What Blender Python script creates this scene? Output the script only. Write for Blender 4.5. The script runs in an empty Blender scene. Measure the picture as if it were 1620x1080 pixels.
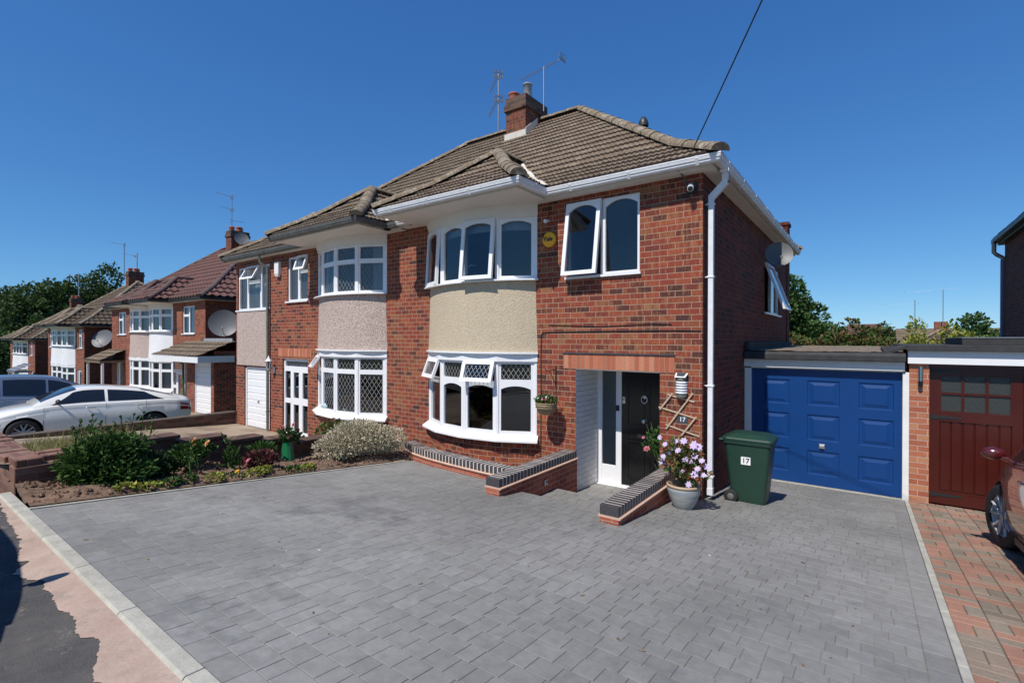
import bpy, math, random
from mathutils import Vector, Matrix
random.seed(7)
R = math.radians
S = bpy.context.scene
# ------------------------------------------------------------------ camera, sky, sun, exposure
cam = bpy.data.objects.new('camera', bpy.data.cameras.new('camera'))
S.collection.objects.link(cam)
cam.data.sensor_width = 36; cam.data.lens = 17.29
cam.data.clip_start = 0.05; cam.data.clip_end = 3000
cam.matrix_world = Matrix.Translation((0, 0, 2.19)) @ Matrix.Rotation(R(36.26), 4, 'Z') @ Matrix.Rotation(R(90 - 0.19), 4, 'X') @ Matrix.Rotation(R(0.14), 4, 'Z')
S.camera = cam
SUN_EL, SUN_AZ = 54.0, -1.5            # azimuth measured from -Y towards +X
w = bpy.data.worlds.new("World"); S.world = w; w.use_nodes = True
nt = w.node_tree; nt.nodes.clear()
wo = nt.nodes.new('ShaderNodeOutputWorld'); bg = nt.nodes.new('ShaderNodeBackground')
sky = nt.nodes.new('ShaderNodeTexSky'); sky.sky_type = 'NISHITA'; sky.sun_disc = False
sky.sun_elevation = R(SUN_EL); sky.sun_rotation = R(180 - SUN_AZ)
sky.air_density = 0.7; sky.dust_density = 0.0; sky.ozone_density = 6.0
bg.inputs['Strength'].default_value = 0.085
# clear deep summer sky: per channel response of the physical sky
sp = nt.nodes.new('ShaderNodeSeparateColor'); cb = nt.nodes.new('ShaderNodeCombineColor'); nt.links.new(sky.outputs[0], sp.inputs[0])
for ch, (g_, a_) in enumerate(((.95, .75), (.75, .91), (.53, 1.03))):
    p_ = nt.nodes.new('ShaderNodeMath'); p_.operation = 'POWER'; p_.inputs[1].default_value = g_; nt.links.new(sp.outputs[ch], p_.inputs[0])
    m_ = nt.nodes.new('ShaderNodeMath'); m_.operation = 'MULTIPLY'; m_.inputs[1].default_value = a_ * .085 ** g_ / .085; nt.links.new(p_.outputs[0], m_.inputs[0]); nt.links.new(m_.outputs[0], cb.inputs[ch])
nt.links.new(cb.outputs[0], bg.inputs[0]); nt.links.new(bg.outputs[0], wo.inputs[0])
sl = bpy.data.lights.new('sun', 'SUN'); sl.energy = 4.8; sl.angle = R(0.53); sl.color = (1.0, 0.95, 0.87)
so = bpy.data.objects.new('sun', sl); S.collection.objects.link(so)
sv = Vector((math.sin(R(SUN_AZ)) * math.cos(R(SUN_EL)), -math.cos(R(SUN_AZ)) * math.cos(R(SUN_EL)), math.sin(R(SUN_EL))))
so.rotation_euler = sv.to_track_quat('Z', 'Y').to_euler()
S.view_settings.view_transform = 'Standard'; S.view_settings.look = 'None'
S.view_settings.exposure = 0.0; S.view_settings.gamma = 1
S.render.engine = 'CYCLES'

# ------------------------------------------------------------------ materials
def ramp(nt, stops, interp='LINEAR'):
    r = nt.nodes.new('ShaderNodeValToRGB'); r.color_ramp.interpolation = interp
    e = r.color_ramp.elements
    while len(e) < len(stops): e.new(0.5)
    for i, (p, c) in enumerate(stops):
        e[i].position = p; e[i].color = (c[0], c[1], c[2], 1)
    return r
def newmat(name):
    m = bpy.data.materials.new(name); m.use_nodes = True
    nt = m.node_tree; b = nt.nodes['Principled BSDF']
    return m, nt, b
def coords(nt, kind='UV'):
    if kind == 'UV':
        n = nt.nodes.new('ShaderNodeUVMap'); return n.outputs[0]
    n = nt.nodes.new('ShaderNodeTexCoord'); return n.outputs['Object']
def noise(nt, co, scale, detail=4, rough=.6):
    n = nt.nodes.new('ShaderNodeTexNoise'); n.inputs['Scale'].default_value = scale
    n.inputs['Detail'].default_value = detail; n.inputs['Roughness'].default_value = rough
    nt.links.new(co, n.inputs['Vector']); return n.outputs['Fac']
def mixc(nt, fac, a, b, blend='MIX'):
    m = nt.nodes.new('ShaderNodeMix'); m.data_type = 'RGBA'; m.blend_type = blend
    for k, v in ((0, fac), (6, a), (7, b)):
        if hasattr(v, 'is_linked') or hasattr(v, 'links'): nt.links.new(v, m.inputs[k])
        elif k == 0: m.inputs[0].default_value = v
        else: m.inputs[k].default_value = (v[0], v[1], v[2], 1)
    return m.outputs[2]
def mathn(nt, op, a, b=None):
    m = nt.nodes.new('ShaderNodeMath'); m.operation = op
    for k, v in ((0, a), (1, b)):
        if v is None: continue
        if hasattr(v, 'links'): nt.links.new(v, m.inputs[k])
        else: m.inputs[k].default_value = v
    return m.outputs[0]
def bump(nt, b, h, strength=.4, dist=.01):
    n = nt.nodes.new('ShaderNodeBump'); n.inputs['Strength'].default_value = strength; n.inputs['Distance'].default_value = dist
    nt.links.new(h, n.inputs['Height']); nt.links.new(n.outputs[0], b.inputs['Normal'])
def plain(name, col, rough=.6, metal=0, var=.12, vs=6, bmp=0, bs=60, spec=.5, coat=0):
    m, nt, b = newmat(name)
    co = coords(nt, 'O')
    n = noise(nt, co, vs, 5)
    c = ramp(nt, [(.25, [x * (1 - var) for x in col]), (.75, [min(1, x * (1 + var)) for x in col])])
    nt.links.new(n, c.inputs[0]); nt.links.new(c.outputs[0], b.inputs['Base Color'])
    b.inputs['Roughness'].default_value = rough; b.inputs['Metallic'].default_value = metal
    b.inputs['Specular IOR Level'].default_value = spec; b.inputs['Coat Weight'].default_value = coat
    b.inputs['Coat Roughness'].default_value = .04
    if bmp: bump(nt, b, noise(nt, co, bs, 3), bmp, .006)
    return m
def brickmat(name, stops, mortar=(.42, .33, .25), bw=.225, rh=.085, ms=.0055, rot=False, dirt=.25, off=.5, bstr=.6, band=0):
    m, nt, b = newmat(name)
    uv = coords(nt)
    if rot:
        mp = nt.nodes.new('ShaderNodeMapping'); mp.inputs['Rotation'].default_value = (0, 0, R(90)); nt.links.new(uv, mp.inputs[0]); uv = mp.outputs[0]
    # small wobble so that joints are not ruler straight
    nn = nt.nodes.new('ShaderNodeTexNoise'); nn.inputs['Scale'].default_value = 9; nt.links.new(uv, nn.inputs['Vector'])
    vm = nt.nodes.new('ShaderNodeVectorMath'); vm.operation = 'MULTIPLY_ADD'
    nt.links.new(nn.outputs['Color'], vm.inputs[0]); vm.inputs[1].default_value = (.008, .006, 0); nt.links.new(uv, vm.inputs[2])
    br = nt.nodes.new('ShaderNodeTexBrick'); nt.links.new(vm.outputs[0], br.inputs['Vector'])
    br.inputs['Scale'].default_value = 1; br.inputs['Brick Width'].default_value = bw; br.inputs['Row Height'].default_value = rh
    br.inputs['Mortar Size'].default_value = ms; br.inputs['Mortar Smooth'].default_value = .25; br.inputs['Bias'].default_value = 0
    br.inputs['Color1'].default_value = (0, 0, 0, 1); br.inputs['Color2'].default_value = (1, 1, 1, 1); br.inputs['Mortar'].default_value = (.5, .5, .5, 1)
    br.offset = off
    rp = ramp(nt, stops); nt.links.new(br.outputs['Color'], rp.inputs[0])
    n1 = noise(nt, uv, 38, 5, .7); n2 = noise(nt, uv, 3.0, 4)
    base_c = rp.outputs[0]
    if band:
        mp2 = nt.nodes.new('ShaderNodeMapping'); mp2.inputs['Scale'].default_value = (24, 5, 1); nt.links.new(uv, mp2.inputs[0])
        nb = noise(nt, mp2.outputs[0], 1.0, 4, .7); bg_n = noise(nt, uv, .9, 3)
        rb = ramp(nt, [(.50, (0, 0, 0)), (.64, (1, 1, 1))]); nt.links.new(mathn(nt, 'ADD', mathn(nt, 'MULTIPLY', nb, .72), mathn(nt, 'MULTIPLY', bg_n, .28)), rb.inputs[0])
        base_c = mixc(nt, mathn(nt, 'MULTIPLY', rb.outputs[0], band), base_c, (.34, .17, .065))
        rb2 = ramp(nt, [(.34, (1, 1, 1)), (.46, (0, 0, 0))]); nt.links.new(nb, rb2.inputs[0])
        base_c = mixc(nt, mathn(nt, 'MULTIPLY', rb2.outputs[0], .6), base_c, (.11, .04, .035))
    c = mixc(nt, .6, base_c, mixc(nt, n1, (.30, .26, .24), (1.75, 1.6, 1.5)), 'MULTIPLY')
    c = mixc(nt, dirt, c, mixc(nt, n2, (.45, .42, .42), (1.3, 1.3, 1.3)), 'MULTIPLY')
    mo = mixc(nt, .5, mortar, mixc(nt, n1, (.5, .5, .5), (1.25, 1.25, 1.25)), 'MULTIPLY')
    c = mixc(nt, br.outputs['Fac'], c, mo)
    nt.links.new(c, b.inputs['Base Color']); b.inputs['Roughness'].default_value = .88
    h = mathn(nt, 'ADD', mathn(nt, 'MULTIPLY', mathn(nt, 'SUBTRACT', 1.0, br.outputs['Fac']), 1.0), mathn(nt, 'MULTIPLY', n1, .45))
    bump(nt, b, h, bstr, .007)
    return m
REDS = [(0, (.060, .022, .019)), (.14, (.11, .027, .020)), (.3, (.205, .038, .021)), (.5, (.275, .050, .025)), (.66, (.17, .032, .020)), (.8, (.31, .070, .032)), (.92, (.235, .060, .027)), (1, (.26, .115, .05))]
M = {}
M['brick'] = brickmat('multi red brick', REDS, ms=.0060, mortar=(.40, .25, .17), band=.75)
M['brick_side_shade'] = brickmat('side wall brick with shade in colour', [(p, (c[0] * .62, c[1] * .40, c[2] * .28)) for p, c in REDS], ms=.0055, mortar=(.17, .095, .06), band=.3)  # house brick with its colours darkened to deepen the side wall's shade
M['brick_chimney'] = brickmat('sooty chimney brick', [(p, (c[0] * .62, c[1] * .62, c[2] * .62)) for p, c in REDS], ms=.005, mortar=(.22, .15, .11), band=.5)
M['brick_new'] = brickmat('orange red wall brick', [(0, (.28, .06, .035)), (.5, (.36, .09, .05)), (1, (.42, .13, .08))], mortar=(.42, .3, .22), rh=.078, dirt=.15)
M['brick_pier'] = brickmat('light red pier brick', [(0, (.33, .10, .055)), (.5, (.42, .15, .08)), (.8, (.45, .22, .12)), (1, (.38, .12, .07))], mortar=(.5, .4, .33), dirt=.3)
M['brick_old'] = brickmat('old mossy brick', [(0, (.06, .035, .028)), (.4, (.115, .062, .045)), (.7, (.17, .095, .07)), (1, (.10, .075, .06))], mortar=(.12, .095, .075), dirt=.7, bstr=1)
M['brick_lintel'] = brickmat('soldier course brick', [(0, (.37, .105, .055)), (.5, (.45, .15, .08)), (1, (.55, .24, .14))], mortar=(.40, .24, .16), bw=.8635, rh=.075, rot=True, off=0, ms=.005)
M['brick_white'] = brickmat('white painted brick', [(0, (.72, .74, .76)), (1, (.80, .82, .84))], mortar=(.52, .54, .57), dirt=.1, ms=.004, bstr=1)
M['brick_blue'] = plain('dark blue engineering brick', (.060, .056, .062), .4, var=.35, vs=25, bmp=.3)
M['mortar'] = plain('pale mortar', (.68, .60, .52), .9, var=.1, bmp=.5)
M['mortar_peach'] = plain('peach creasing tile', (.58, .38, .28), .85, var=.15, bmp=.3)
M['upvc'] = plain('white upvc', (.82, .82, .83), .28, var=.035, vs=7)
M['white_paint'] = plain('white painted timber', (.78, .78, .76), .5, var=.06, vs=5)
M['soffit'] = plain('cream soffit board', (.74, .71, .66), .6, var=.05)
M['gutter'] = plain('white gutter', (.76, .76, .77), .35, var=.10, vs=9)
M['gutter_grey'] = plain('weathered grey gutter', (.13, .13, .12), .6, var=.3, vs=8)
M['gutter_black'] = plain('black gutter', (.03, .03, .03), .45, var=.2)
M['lead'] = plain('lead flashing', (.30, .31, .33), .5, var=.2)
M['lead_came'] = plain('dull lead came', (.36, .36, .36), .6, var=.1)
M['cream_flash'] = plain('cream painted flashing', (.62, .57, .50), .8, var=.12)
M['black'] = plain('black gloss paint', (.008, .008, .009), .18, var=.2)
M['black_plastic'] = plain('black plastic', (.018, .018, .02), .5, var=.2)
M['felt'] = plain('black roofing felt', (.035, .035, .038), .8, var=.35, vs=9, bmp=.4)
M['chrome'] = plain('brushed steel', (.62, .62, .64), .22, metal=1, var=.03)
M['alu'] = plain('weathered aluminium', (.40, .40, .41), .45, metal=.8, var=.15)
M['blue'] = plain('blue garage paint', (.0035, .046, .190), .42, var=.07, vs=2.5, spec=.35)
M['maroon'] = plain('maroon garage paint', (.060, .009, .006), .30, var=.12, vs=5, bmp=.05)
M['wood'] = plain('pale trellis timber', (.50, .36, .24), .8, var=.15, vs=30)
M['stem'] = plain('green stem', (.09, .15, .04), .7)
M['bark'] = plain('bark', (.10, .075, .055), .9, var=.3, vs=12, bmp=.6)
M['terracotta'] = plain('terracotta', (.42, .13, .07), .8, var=.15)
M['room'] = plain('room plaster', (.62, .60, .56), .9, var=.05)
M['curtain'] = plain('white net curtain', (.62, .62, .62), .9, var=.08, vs=14)
M['blind'] = plain('roller blind', (.66, .68, .70), .9, var=.03)
M['yellow'] = plain('yellow alarm cover', (.95, .46, .02), .4, var=.04)
M['slate'] = plain('slate plaque', (.055, .065, .08), .4, var=.1)
M['white_ink'] = plain('white lettering', (.85, .85, .83), .5, var=.01)
M['black_ink'] = plain('black lettering', (.01, .01, .01), .5, var=.01)
M['bin_green'] = plain('dark green bin plastic', (.014, .046, .030), .42, var=.12, vs=5)
M['rubber'] = plain('tyre rubber', (.015, .015, .016), .75, var=.15)
M['dish'] = plain('grey dish paint', (.13, .135, .14), .5, var=.08)
M['wicker'] = plain('wicker', (.30, .22, .12), .8, var=.3, vs=40, bmp=.8, bs=90)
M['pot_green'] = plain('green plastic cone', (.012, .15, .055), .4, var=.1)
M['cable'] = plain('black cable', (.02, .02, .022), .6)
M['lightglass'] = plain('frosted lamp slats', (.80, .82, .85), .3, var=.02)
M['window_dark'] = plain('dark tinted glass', (.012, .014, .017), .04, var=.05, spec=.8)

M['brick_front'] = brickmat('crumbling front wall brick', [(0, (.13, .065, .048)), (.4, (.21, .105, .078)), (.7, (.28, .15, .11)), (1, (.19, .12, .09))], mortar=(.24, .18, .14), dirt=.8, bstr=1)

def pebble(name, base, dark, light, sc=95, strength=1.0):
    m, nt, b = newmat(name); co = coords(nt, 'O')
    v = nt.nodes.new('ShaderNodeTexVoronoi'); v.inputs['Scale'].default_value = sc; nt.links.new(co, v.inputs['Vector'])
    sep = nt.nodes.new('ShaderNodeSeparateColor'); nt.links.new(v.outputs['Color'], sep.inputs[0])
    r = ramp(nt, [(0, dark), (.5, base), (1, light)]); nt.links.new(sep.outputs[0], r.inputs[0])
    big = noise(nt, co, 1.7, 4)
    c = mixc(nt, .35, r.outputs[0], mixc(nt, big, (.7, .7, .7), (1.2, 1.2, 1.2)), 'MULTIPLY')
    nt.links.new(c, b.inputs['Base Color']); b.inputs['Roughness'].default_value = .92
    bump(nt, b, mathn(nt, 'SUBTRACT', 1.0, v.outputs['Distance']), strength, .008)
    return m
M['pebbledash'] = pebble('pinkish pebbledash', (.50, .38, .33), (.26, .19, .16), (.74, .62, .55), 85)
M['render_cream'] = pebble('cream textured render', (.52, .43, .305), (.46, .375, .26), (.58, .49, .36), 60, .8)
M['render_white'] = pebble('white render', (.76, .76, .77), (.70, .70, .72), (.82, .82, .82), 40, .5)
M['gravelroof'] = pebble('gravel flat roof', (.20, .15, .11), (.07, .055, .04), (.34, .28, .22), 60, 1)

def tilemat(name, a, bcol, light, amt=.5, orange=0):
    m, nt, b = newmat(name); co = coords(nt, 'O')
    n1 = noise(nt, co, 3.2, 6, .7); n2 = noise(nt, co, 17, 5, .7); n3 = noise(nt, co, 90, 3)
    geo = nt.nodes.new('ShaderNodeNewGeometry')
    c = mixc(nt, n2, a, bcol)
    c = mixc(nt, .5, c, mixc(nt, n1, (.6, .6, .6), (1.35, 1.35, 1.35)), 'MULTIPLY')
    lr = ramp(nt, [(.52, (0, 0, 0)), (.74, (1, 1, 1))]); nt.links.new(mathn(nt, 'ADD', mathn(nt, 'MULTIPLY', n2, .62), mathn(nt, 'MULTIPLY', n1, .42)), lr.inputs[0])
    c = mixc(nt, mathn(nt, 'MULTIPLY', lr.outputs[0], amt), c, light)
    nt.links.new(c, b.inputs['Base Color']); b.inputs['Roughness'].default_value = .95
    bump(nt, b, n3, .25, .006)
    return m
M['tile_edge'] = plain('dark tile edge', (.030, .018, .014), .95, var=.3, vs=12)  # dark colour for the riser faces at the foot of each tile course
M['tile'] = tilemat('weathered brown concrete tile', (.105, .070, .044), (.235, .170, .110), (.44, .385, .29), .95)
M['ridge'] = tilemat('lichened ridge tile', (.12, .09, .06), (.25, .19, .125), (.52, .47, .38), 1.0)
M['tile_old'] = tilemat('mossy brown concrete tile', (.085, .060, .038), (.19, .14, .09), (.36, .31, .23), .8)
M['tile_red'] = tilemat('maroon concrete tile', (.10, .045, .038), (.165, .078, .066), (.24, .15, .13), .25)
M['ridge_red'] = tilemat('maroon ridge tile', (.085, .055, .05), (.15, .09, .08), (.24, .17, .14), .3)
M['tile_far'] = tilemat('brown tile far', (.05, .035, .023), (.115, .082, .055), (.22, .18, .12), .5)

def islandmat(name, stops, rough=.7, var=.35, vs=30, bmp=.3, trans=0, big=None, patch=None):
    m, nt, b = newmat(name)
    g = nt.nodes.new('ShaderNodeNewGeometry')
    r = ramp(nt, stops); nt.links.new(g.outputs['Random Per Island'], r.inputs[0])
    co = coords(nt, 'O'); n = noise(nt, co, vs, 5, .65)
    c = mixc(nt, var, r.outputs[0], mixc(nt, n, (.3, .3, .3), (1.6, 1.6, 1.6)), 'MULTIPLY')
    if big:
        n2 = noise(nt, co, big[0], 5, .6); rr = ramp(nt, [(.35, (big[1],) * 3), (.62, (big[2],) * 3)]); nt.links.new(n2, rr.inputs[0])
        c = mixc(nt, 1.0, c, rr.outputs[0], 'MULTIPLY')
    if patch:
        n3 = noise(nt, co, patch[0], 6, .7); rr = ramp(nt, [(patch[1], (0, 0, 0)), (patch[1] + .08, (1, 1, 1))]); nt.links.new(n3, rr.inputs[0])
        c = mixc(nt, mathn(nt, 'MULTIPLY', rr.outputs[0], patch[3]), c, patch[2])
    nt.links.new(c, b.inputs['Base Color']); b.inputs['Roughness'].default_value = rough
    if trans:
        b.inputs['Specular IOR Level'].default_value = .25
        tr = nt.nodes.new('ShaderNodeBsdfTranslucent'); nt.links.new(c, tr.inputs[0])
        mx = nt.nodes.new('ShaderNodeMixShader'); mx.inputs[0].default_value = trans
        out = nt.nodes['Material Output']; nt.links.new(b.outputs[0], mx.inputs[1]); nt.links.new(tr.outputs[0], mx.inputs[2]); nt.links.new(mx.outputs[0], out.inputs[0])
    elif bmp: bump(nt, b, n, bmp, .004)
    return m
M['paver'] = islandmat('grey paving block', [(0, (.212, .207, .196)), (.5, (.229, .224, .212)), (1, (.248, .243, .230))], .75, .46, 13, .6, big=(.30, .74, 1.14), patch=(.55, .585, (.115, .115, .117), .6))
M['paver_red'] = islandmat('red and buff paving block', [(0, (.18, .145, .11)), (.32, (.235, .195, .15)), (.46, (.26, .19, .14)), (.58, (.29, .16, .112)), (.8, (.32, .165, .115)), (1, (.25, .14, .105))], .85, .6, 60, .8, big=(1.2, .8, 1.2))
M['bed_joint'] = plain('jointing sand', (.13, .11, .075), .95, var=.4, vs=6, bmp=.6)
M['joint_grey'] = plain('grey joint sand', (.20, .18, .15), .95, var=.5, vs=2.5, bmp=.4)
M['kerb'] = plain('pale concrete kerb', (.40, .385, .33), .85, var=.22, vs=9, bmp=.5)
M['soil'] = plain('brown soil', (.165, .105, .07), .95, var=.55, vs=9, bmp=1, bs=18)
M['clod'] = islandmat('soil crumb', [(0, (.10, .055, .035)), (1, (.22, .135, .09))], .95)
M['leaf'] = islandmat('mid green leaf', [(0, (.020, .055, .012)), (.6, (.045, .105, .022)), (1, (.085, .16, .035))], .5, .3, 8, 0, .25)
M['leaf_peony'] = islandmat('peony leaf', [(0, (.026, .065, .014)), (.6, (.062, .135, .032)), (1, (.14, .23, .06))], .5, .3, 6, 0, .22)
M['leaf_dark'] = islandmat('dark green leaf', [(0, (.012, .034, .010)), (.6, (.026, .062, .018)), (1, (.055, .10, .03))], .5, .3, 5, 0, .2)
M['leaf_tree'] = islandmat('tree leaf', [(0, (.030, .055, .014)), (.6, (.062, .105, .028)), (1, (.115, .165, .05))], .6, .4, .35, 0, .25)
M['leaf_conifer'] = islandmat('conifer spray', [(0, (.035, .075, .022)), (.6, (.065, .125, .036)), (1, (.11, .19, .055))], .6, .5, .8, 0, .15)
M['leaf_rose'] = islandmat('reddish green leaf', [(0, (.05, .09, .02)), (.55, (.09, .15, .035)), (.75, (.2, .12, .05)), (1, (.28, .13, .07))], .55, .3, 3, 0, .25)
M['leaf_yellow'] = islandmat('yellow green leaf', [(0, (.16, .20, .03)), (.6, (.30, .33, .06)), (1, (.45, .42, .10))], .55, .3, 6, 0, .3)
M['leaf_varieg'] = islandmat('cream variegated leaf', [(0, (.19, .22, .09)), (.3, (.40, .40, .24)), (.6, (.64, .58, .44)), (1, (.72, .54, .45))], .6, .25, 8, 0, .2)
M['leaf_maroon'] = islandmat('maroon leaf', [(0, (.06, .02, .022)), (1, (.15, .05, .045))], .55, .3, 6, 0, .2)
M['grass'] = islandmat('dry grass', [(0, (.20, .20, .06)), (.6, (.34, .31, .12)), (1, (.46, .42, .24))], .7, .3, 6, 0, .3)
M['petal_pink'] = islandmat('pink petal', [(0, (.62, .16, .22)), (1, (.85, .36, .38))], .6, .1, 8, 0, .3)
M['petal_peach'] = islandmat('peach petal', [(0, (.85, .40, .18)), (1, (.92, .66, .38))], .6, .1, 8, 0, .3)
M['petal_lilac'] = islandmat('lilac petal', [(0, (.60, .46, .78)), (.7, (.74, .60, .84)), (1, (.82, .70, .88))], .6, .1, 8, 0, .3)
M['petal_white'] = islandmat('white petal', [(0, (.75, .70, .62)), (1, (.85, .82, .78))], .6, .1, 8, 0, .3)
M['petal_yellow'] = islandmat('yellow petal', [(0, (.85, .42, .02)), (1, (.9, .6, .05))], .6, .1, 8, 0, .3)

def glassmat(name, tint=(.60, .64, .66), base=.035):
    m, nt, b = newmat(name); nt.nodes.remove(b); out = nt.nodes['Material Output']
    t = nt.nodes.new('ShaderNodeBsdfTransparent'); t.inputs[0].default_value = (*tint, 1)
    g = nt.nodes.new('ShaderNodeBsdfGlossy'); g.inputs['Roughness'].default_value = .012; g.inputs[0].default_value = (.95, .97, 1, 1)
    f = nt.nodes.new('ShaderNodeFresnel'); f.inputs[0].default_value = 1.5
    co = coords(nt, 'O'); n = noise(nt, co, 1.6, 1); bn = nt.nodes.new('ShaderNodeBump'); bn.inputs['Strength'].default_value = .12; bn.inputs['Distance'].default_value = .02
    nt.links.new(n, bn.inputs['Height']); nt.links.new(bn.outputs[0], g.inputs['Normal'])
    a = mathn(nt, 'ADD', mathn(nt, 'MULTIPLY', f.outputs[0], 1.15), base)
    mx = nt.nodes.new('ShaderNodeMixShader'); nt.links.new(a, mx.inputs[0]); nt.links.new(t.outputs[0], mx.inputs[1]); nt.links.new(g.outputs[0], mx.inputs[2])
    nt.links.new(mx.outputs[0], out.inputs[0]); return m
M['glass'] = glassmat('window glass')
M['glass_obscure'] = glassmat('obscure glass', (.35, .38, .38), .04)
def obscure():
    m, nt, b = newmat('rippled obscure glass'); co = coords(nt, 'O')
    mp = nt.nodes.new('ShaderNodeMapping'); mp.inputs['Scale'].default_value = (1, 1, .4); nt.links.new(co, mp.inputs[0])
    b.inputs['Base Color'].default_value = (.045, .05, .048, 1); b.inputs['Roughness'].default_value = .12
    bump(nt, b, noise(nt, mp.outputs[0], 60, 3), .9, .01); return m
M['ripple'] = obscure()

def groundmats():
    # asphalt footway with a ragged pink concrete strip beside the kerb
    m, nt, b = newmat('asphalt'); co = coords(nt, 'O')
    n = noise(nt, co, 140, 4); n2 = noise(nt, co, 2.2, 6, .7)
    c = ramp(nt, [(.3, (.035, .035, .038)), (.7, (.085, .082, .08))]); nt.links.new(n, c.inputs[0])
    c2 = mixc(nt, .6, c.outputs[0], mixc(nt, n2, (.65, .65, .65), (1.35, 1.3, 1.25)), 'MULTIPLY')
    v = noise(nt, co, 9, 7, .8); fl = ramp(nt, [(.60, (0, 0, 0)), (.635, (1, 1, 1))]); nt.links.new(v, fl.inputs[0])
    c2 = mixc(nt, mathn(nt, 'MULTIPLY', fl.outputs[0], .7), c2, (.26, .215, .185))
    v2 = noise(nt, co, 1.3, 7, .75); f2 = ramp(nt, [(.42, (0, 0, 0)), (.66, (1, 1, 1))]); nt.links.new(v2, f2.inputs[0])
    c2 = mixc(nt, mathn(nt, 'MULTIPLY', f2.outputs[0], .55), c2, (.15, .135, .12))
    nt.links.new(c2, b.inputs['Base Color']); b.inputs['Roughness'].default_value = .9; bump(nt, b, n, .7, .006)
    M['asphalt'] = m
    m, nt, b = newmat('pinkish concrete haunching'); co = coords(nt, 'O')
    n = noise(nt, co, 60, 5); n2 = noise(nt, co, 3, 6, .7)
    c = ramp(nt, [(.3, (.36, .25, .195)), (.7, (.50, .38, .31))]); nt.links.new(n2, c.inputs[0])
    c2 = mixc(nt, .4, c.outputs[0], mixc(nt, n, (.5, .5, .5), (1.4, 1.4, 1.4)), 'MULTIPLY')
    v2 = noise(nt, co, 4.5, 8, .8); f2 = ramp(nt, [(.52, (0, 0, 0)), (.64, (1, 1, 1))]); nt.links.new(v2, f2.inputs[0])
    c2 = mixc(nt, mathn(nt, 'MULTIPLY', f2.outputs[0], .55), c2, (.25, .20, .17))
    nt.links.new(c2, b.inputs['Base Color']); b.inputs['Roughness'].default_value = .92; bump(nt, b, n, .5, .005)
    M['pink'] = m
    m, nt, b = newmat('stained concrete'); co = coords(nt, 'O')
    n = noise(nt, co, 45, 5); n2 = noise(nt, co, 1.1, 6, .7)
    c = ramp(nt, [(.32, (.16, .115, .075)), (.5, (.30, .225, .155)), (.7, (.40, .32, .24))]); nt.links.new(n2, c.inputs[0])
    c2 = mixc(nt, .4, c.outputs[0], mixc(nt, n, (.5, .5, .5), (1.4, 1.4, 1.4)), 'MULTIPLY')
    nt.links.new(c2, b.inputs['Base Color']); b.inputs['Roughness'].default_value = .92; bump(nt, b, n, .5, .005)
    M['concrete'] = m
    m, nt, b = newmat('rough ground'); co = coords(nt, 'O')
    n = noise(nt, co, .25, 6); c = ramp(nt, [(.3, (.05, .07, .025)), (.7, (.12, .12, .06))]); nt.links.new(n, c.inputs[0])
    nt.links.new(c.outputs[0], b.inputs['Base Color']); b.inputs['Roughness'].default_value = .95
    M['land'] = m
groundmats()

# ------------------------------------------------------------------ building helpers
ORG = {}
def link(o): S.collection.objects.link(o); return o
def tag(o, label=None, cat=None, group=None, kind=None):
    if label: o['label'] = label
    if cat: o['category'] = cat
    if group: o['group'] = group
    if kind: o['kind'] = kind
    return o
def thing(name, label, cat, loc=(0, 0, 0), group=None):
    o = link(bpy.data.objects.new(name, None)); o.empty_display_size = .2
    o.location = loc; ORG[o] = Vector(loc); tag(o, label, cat, group); return o

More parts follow.
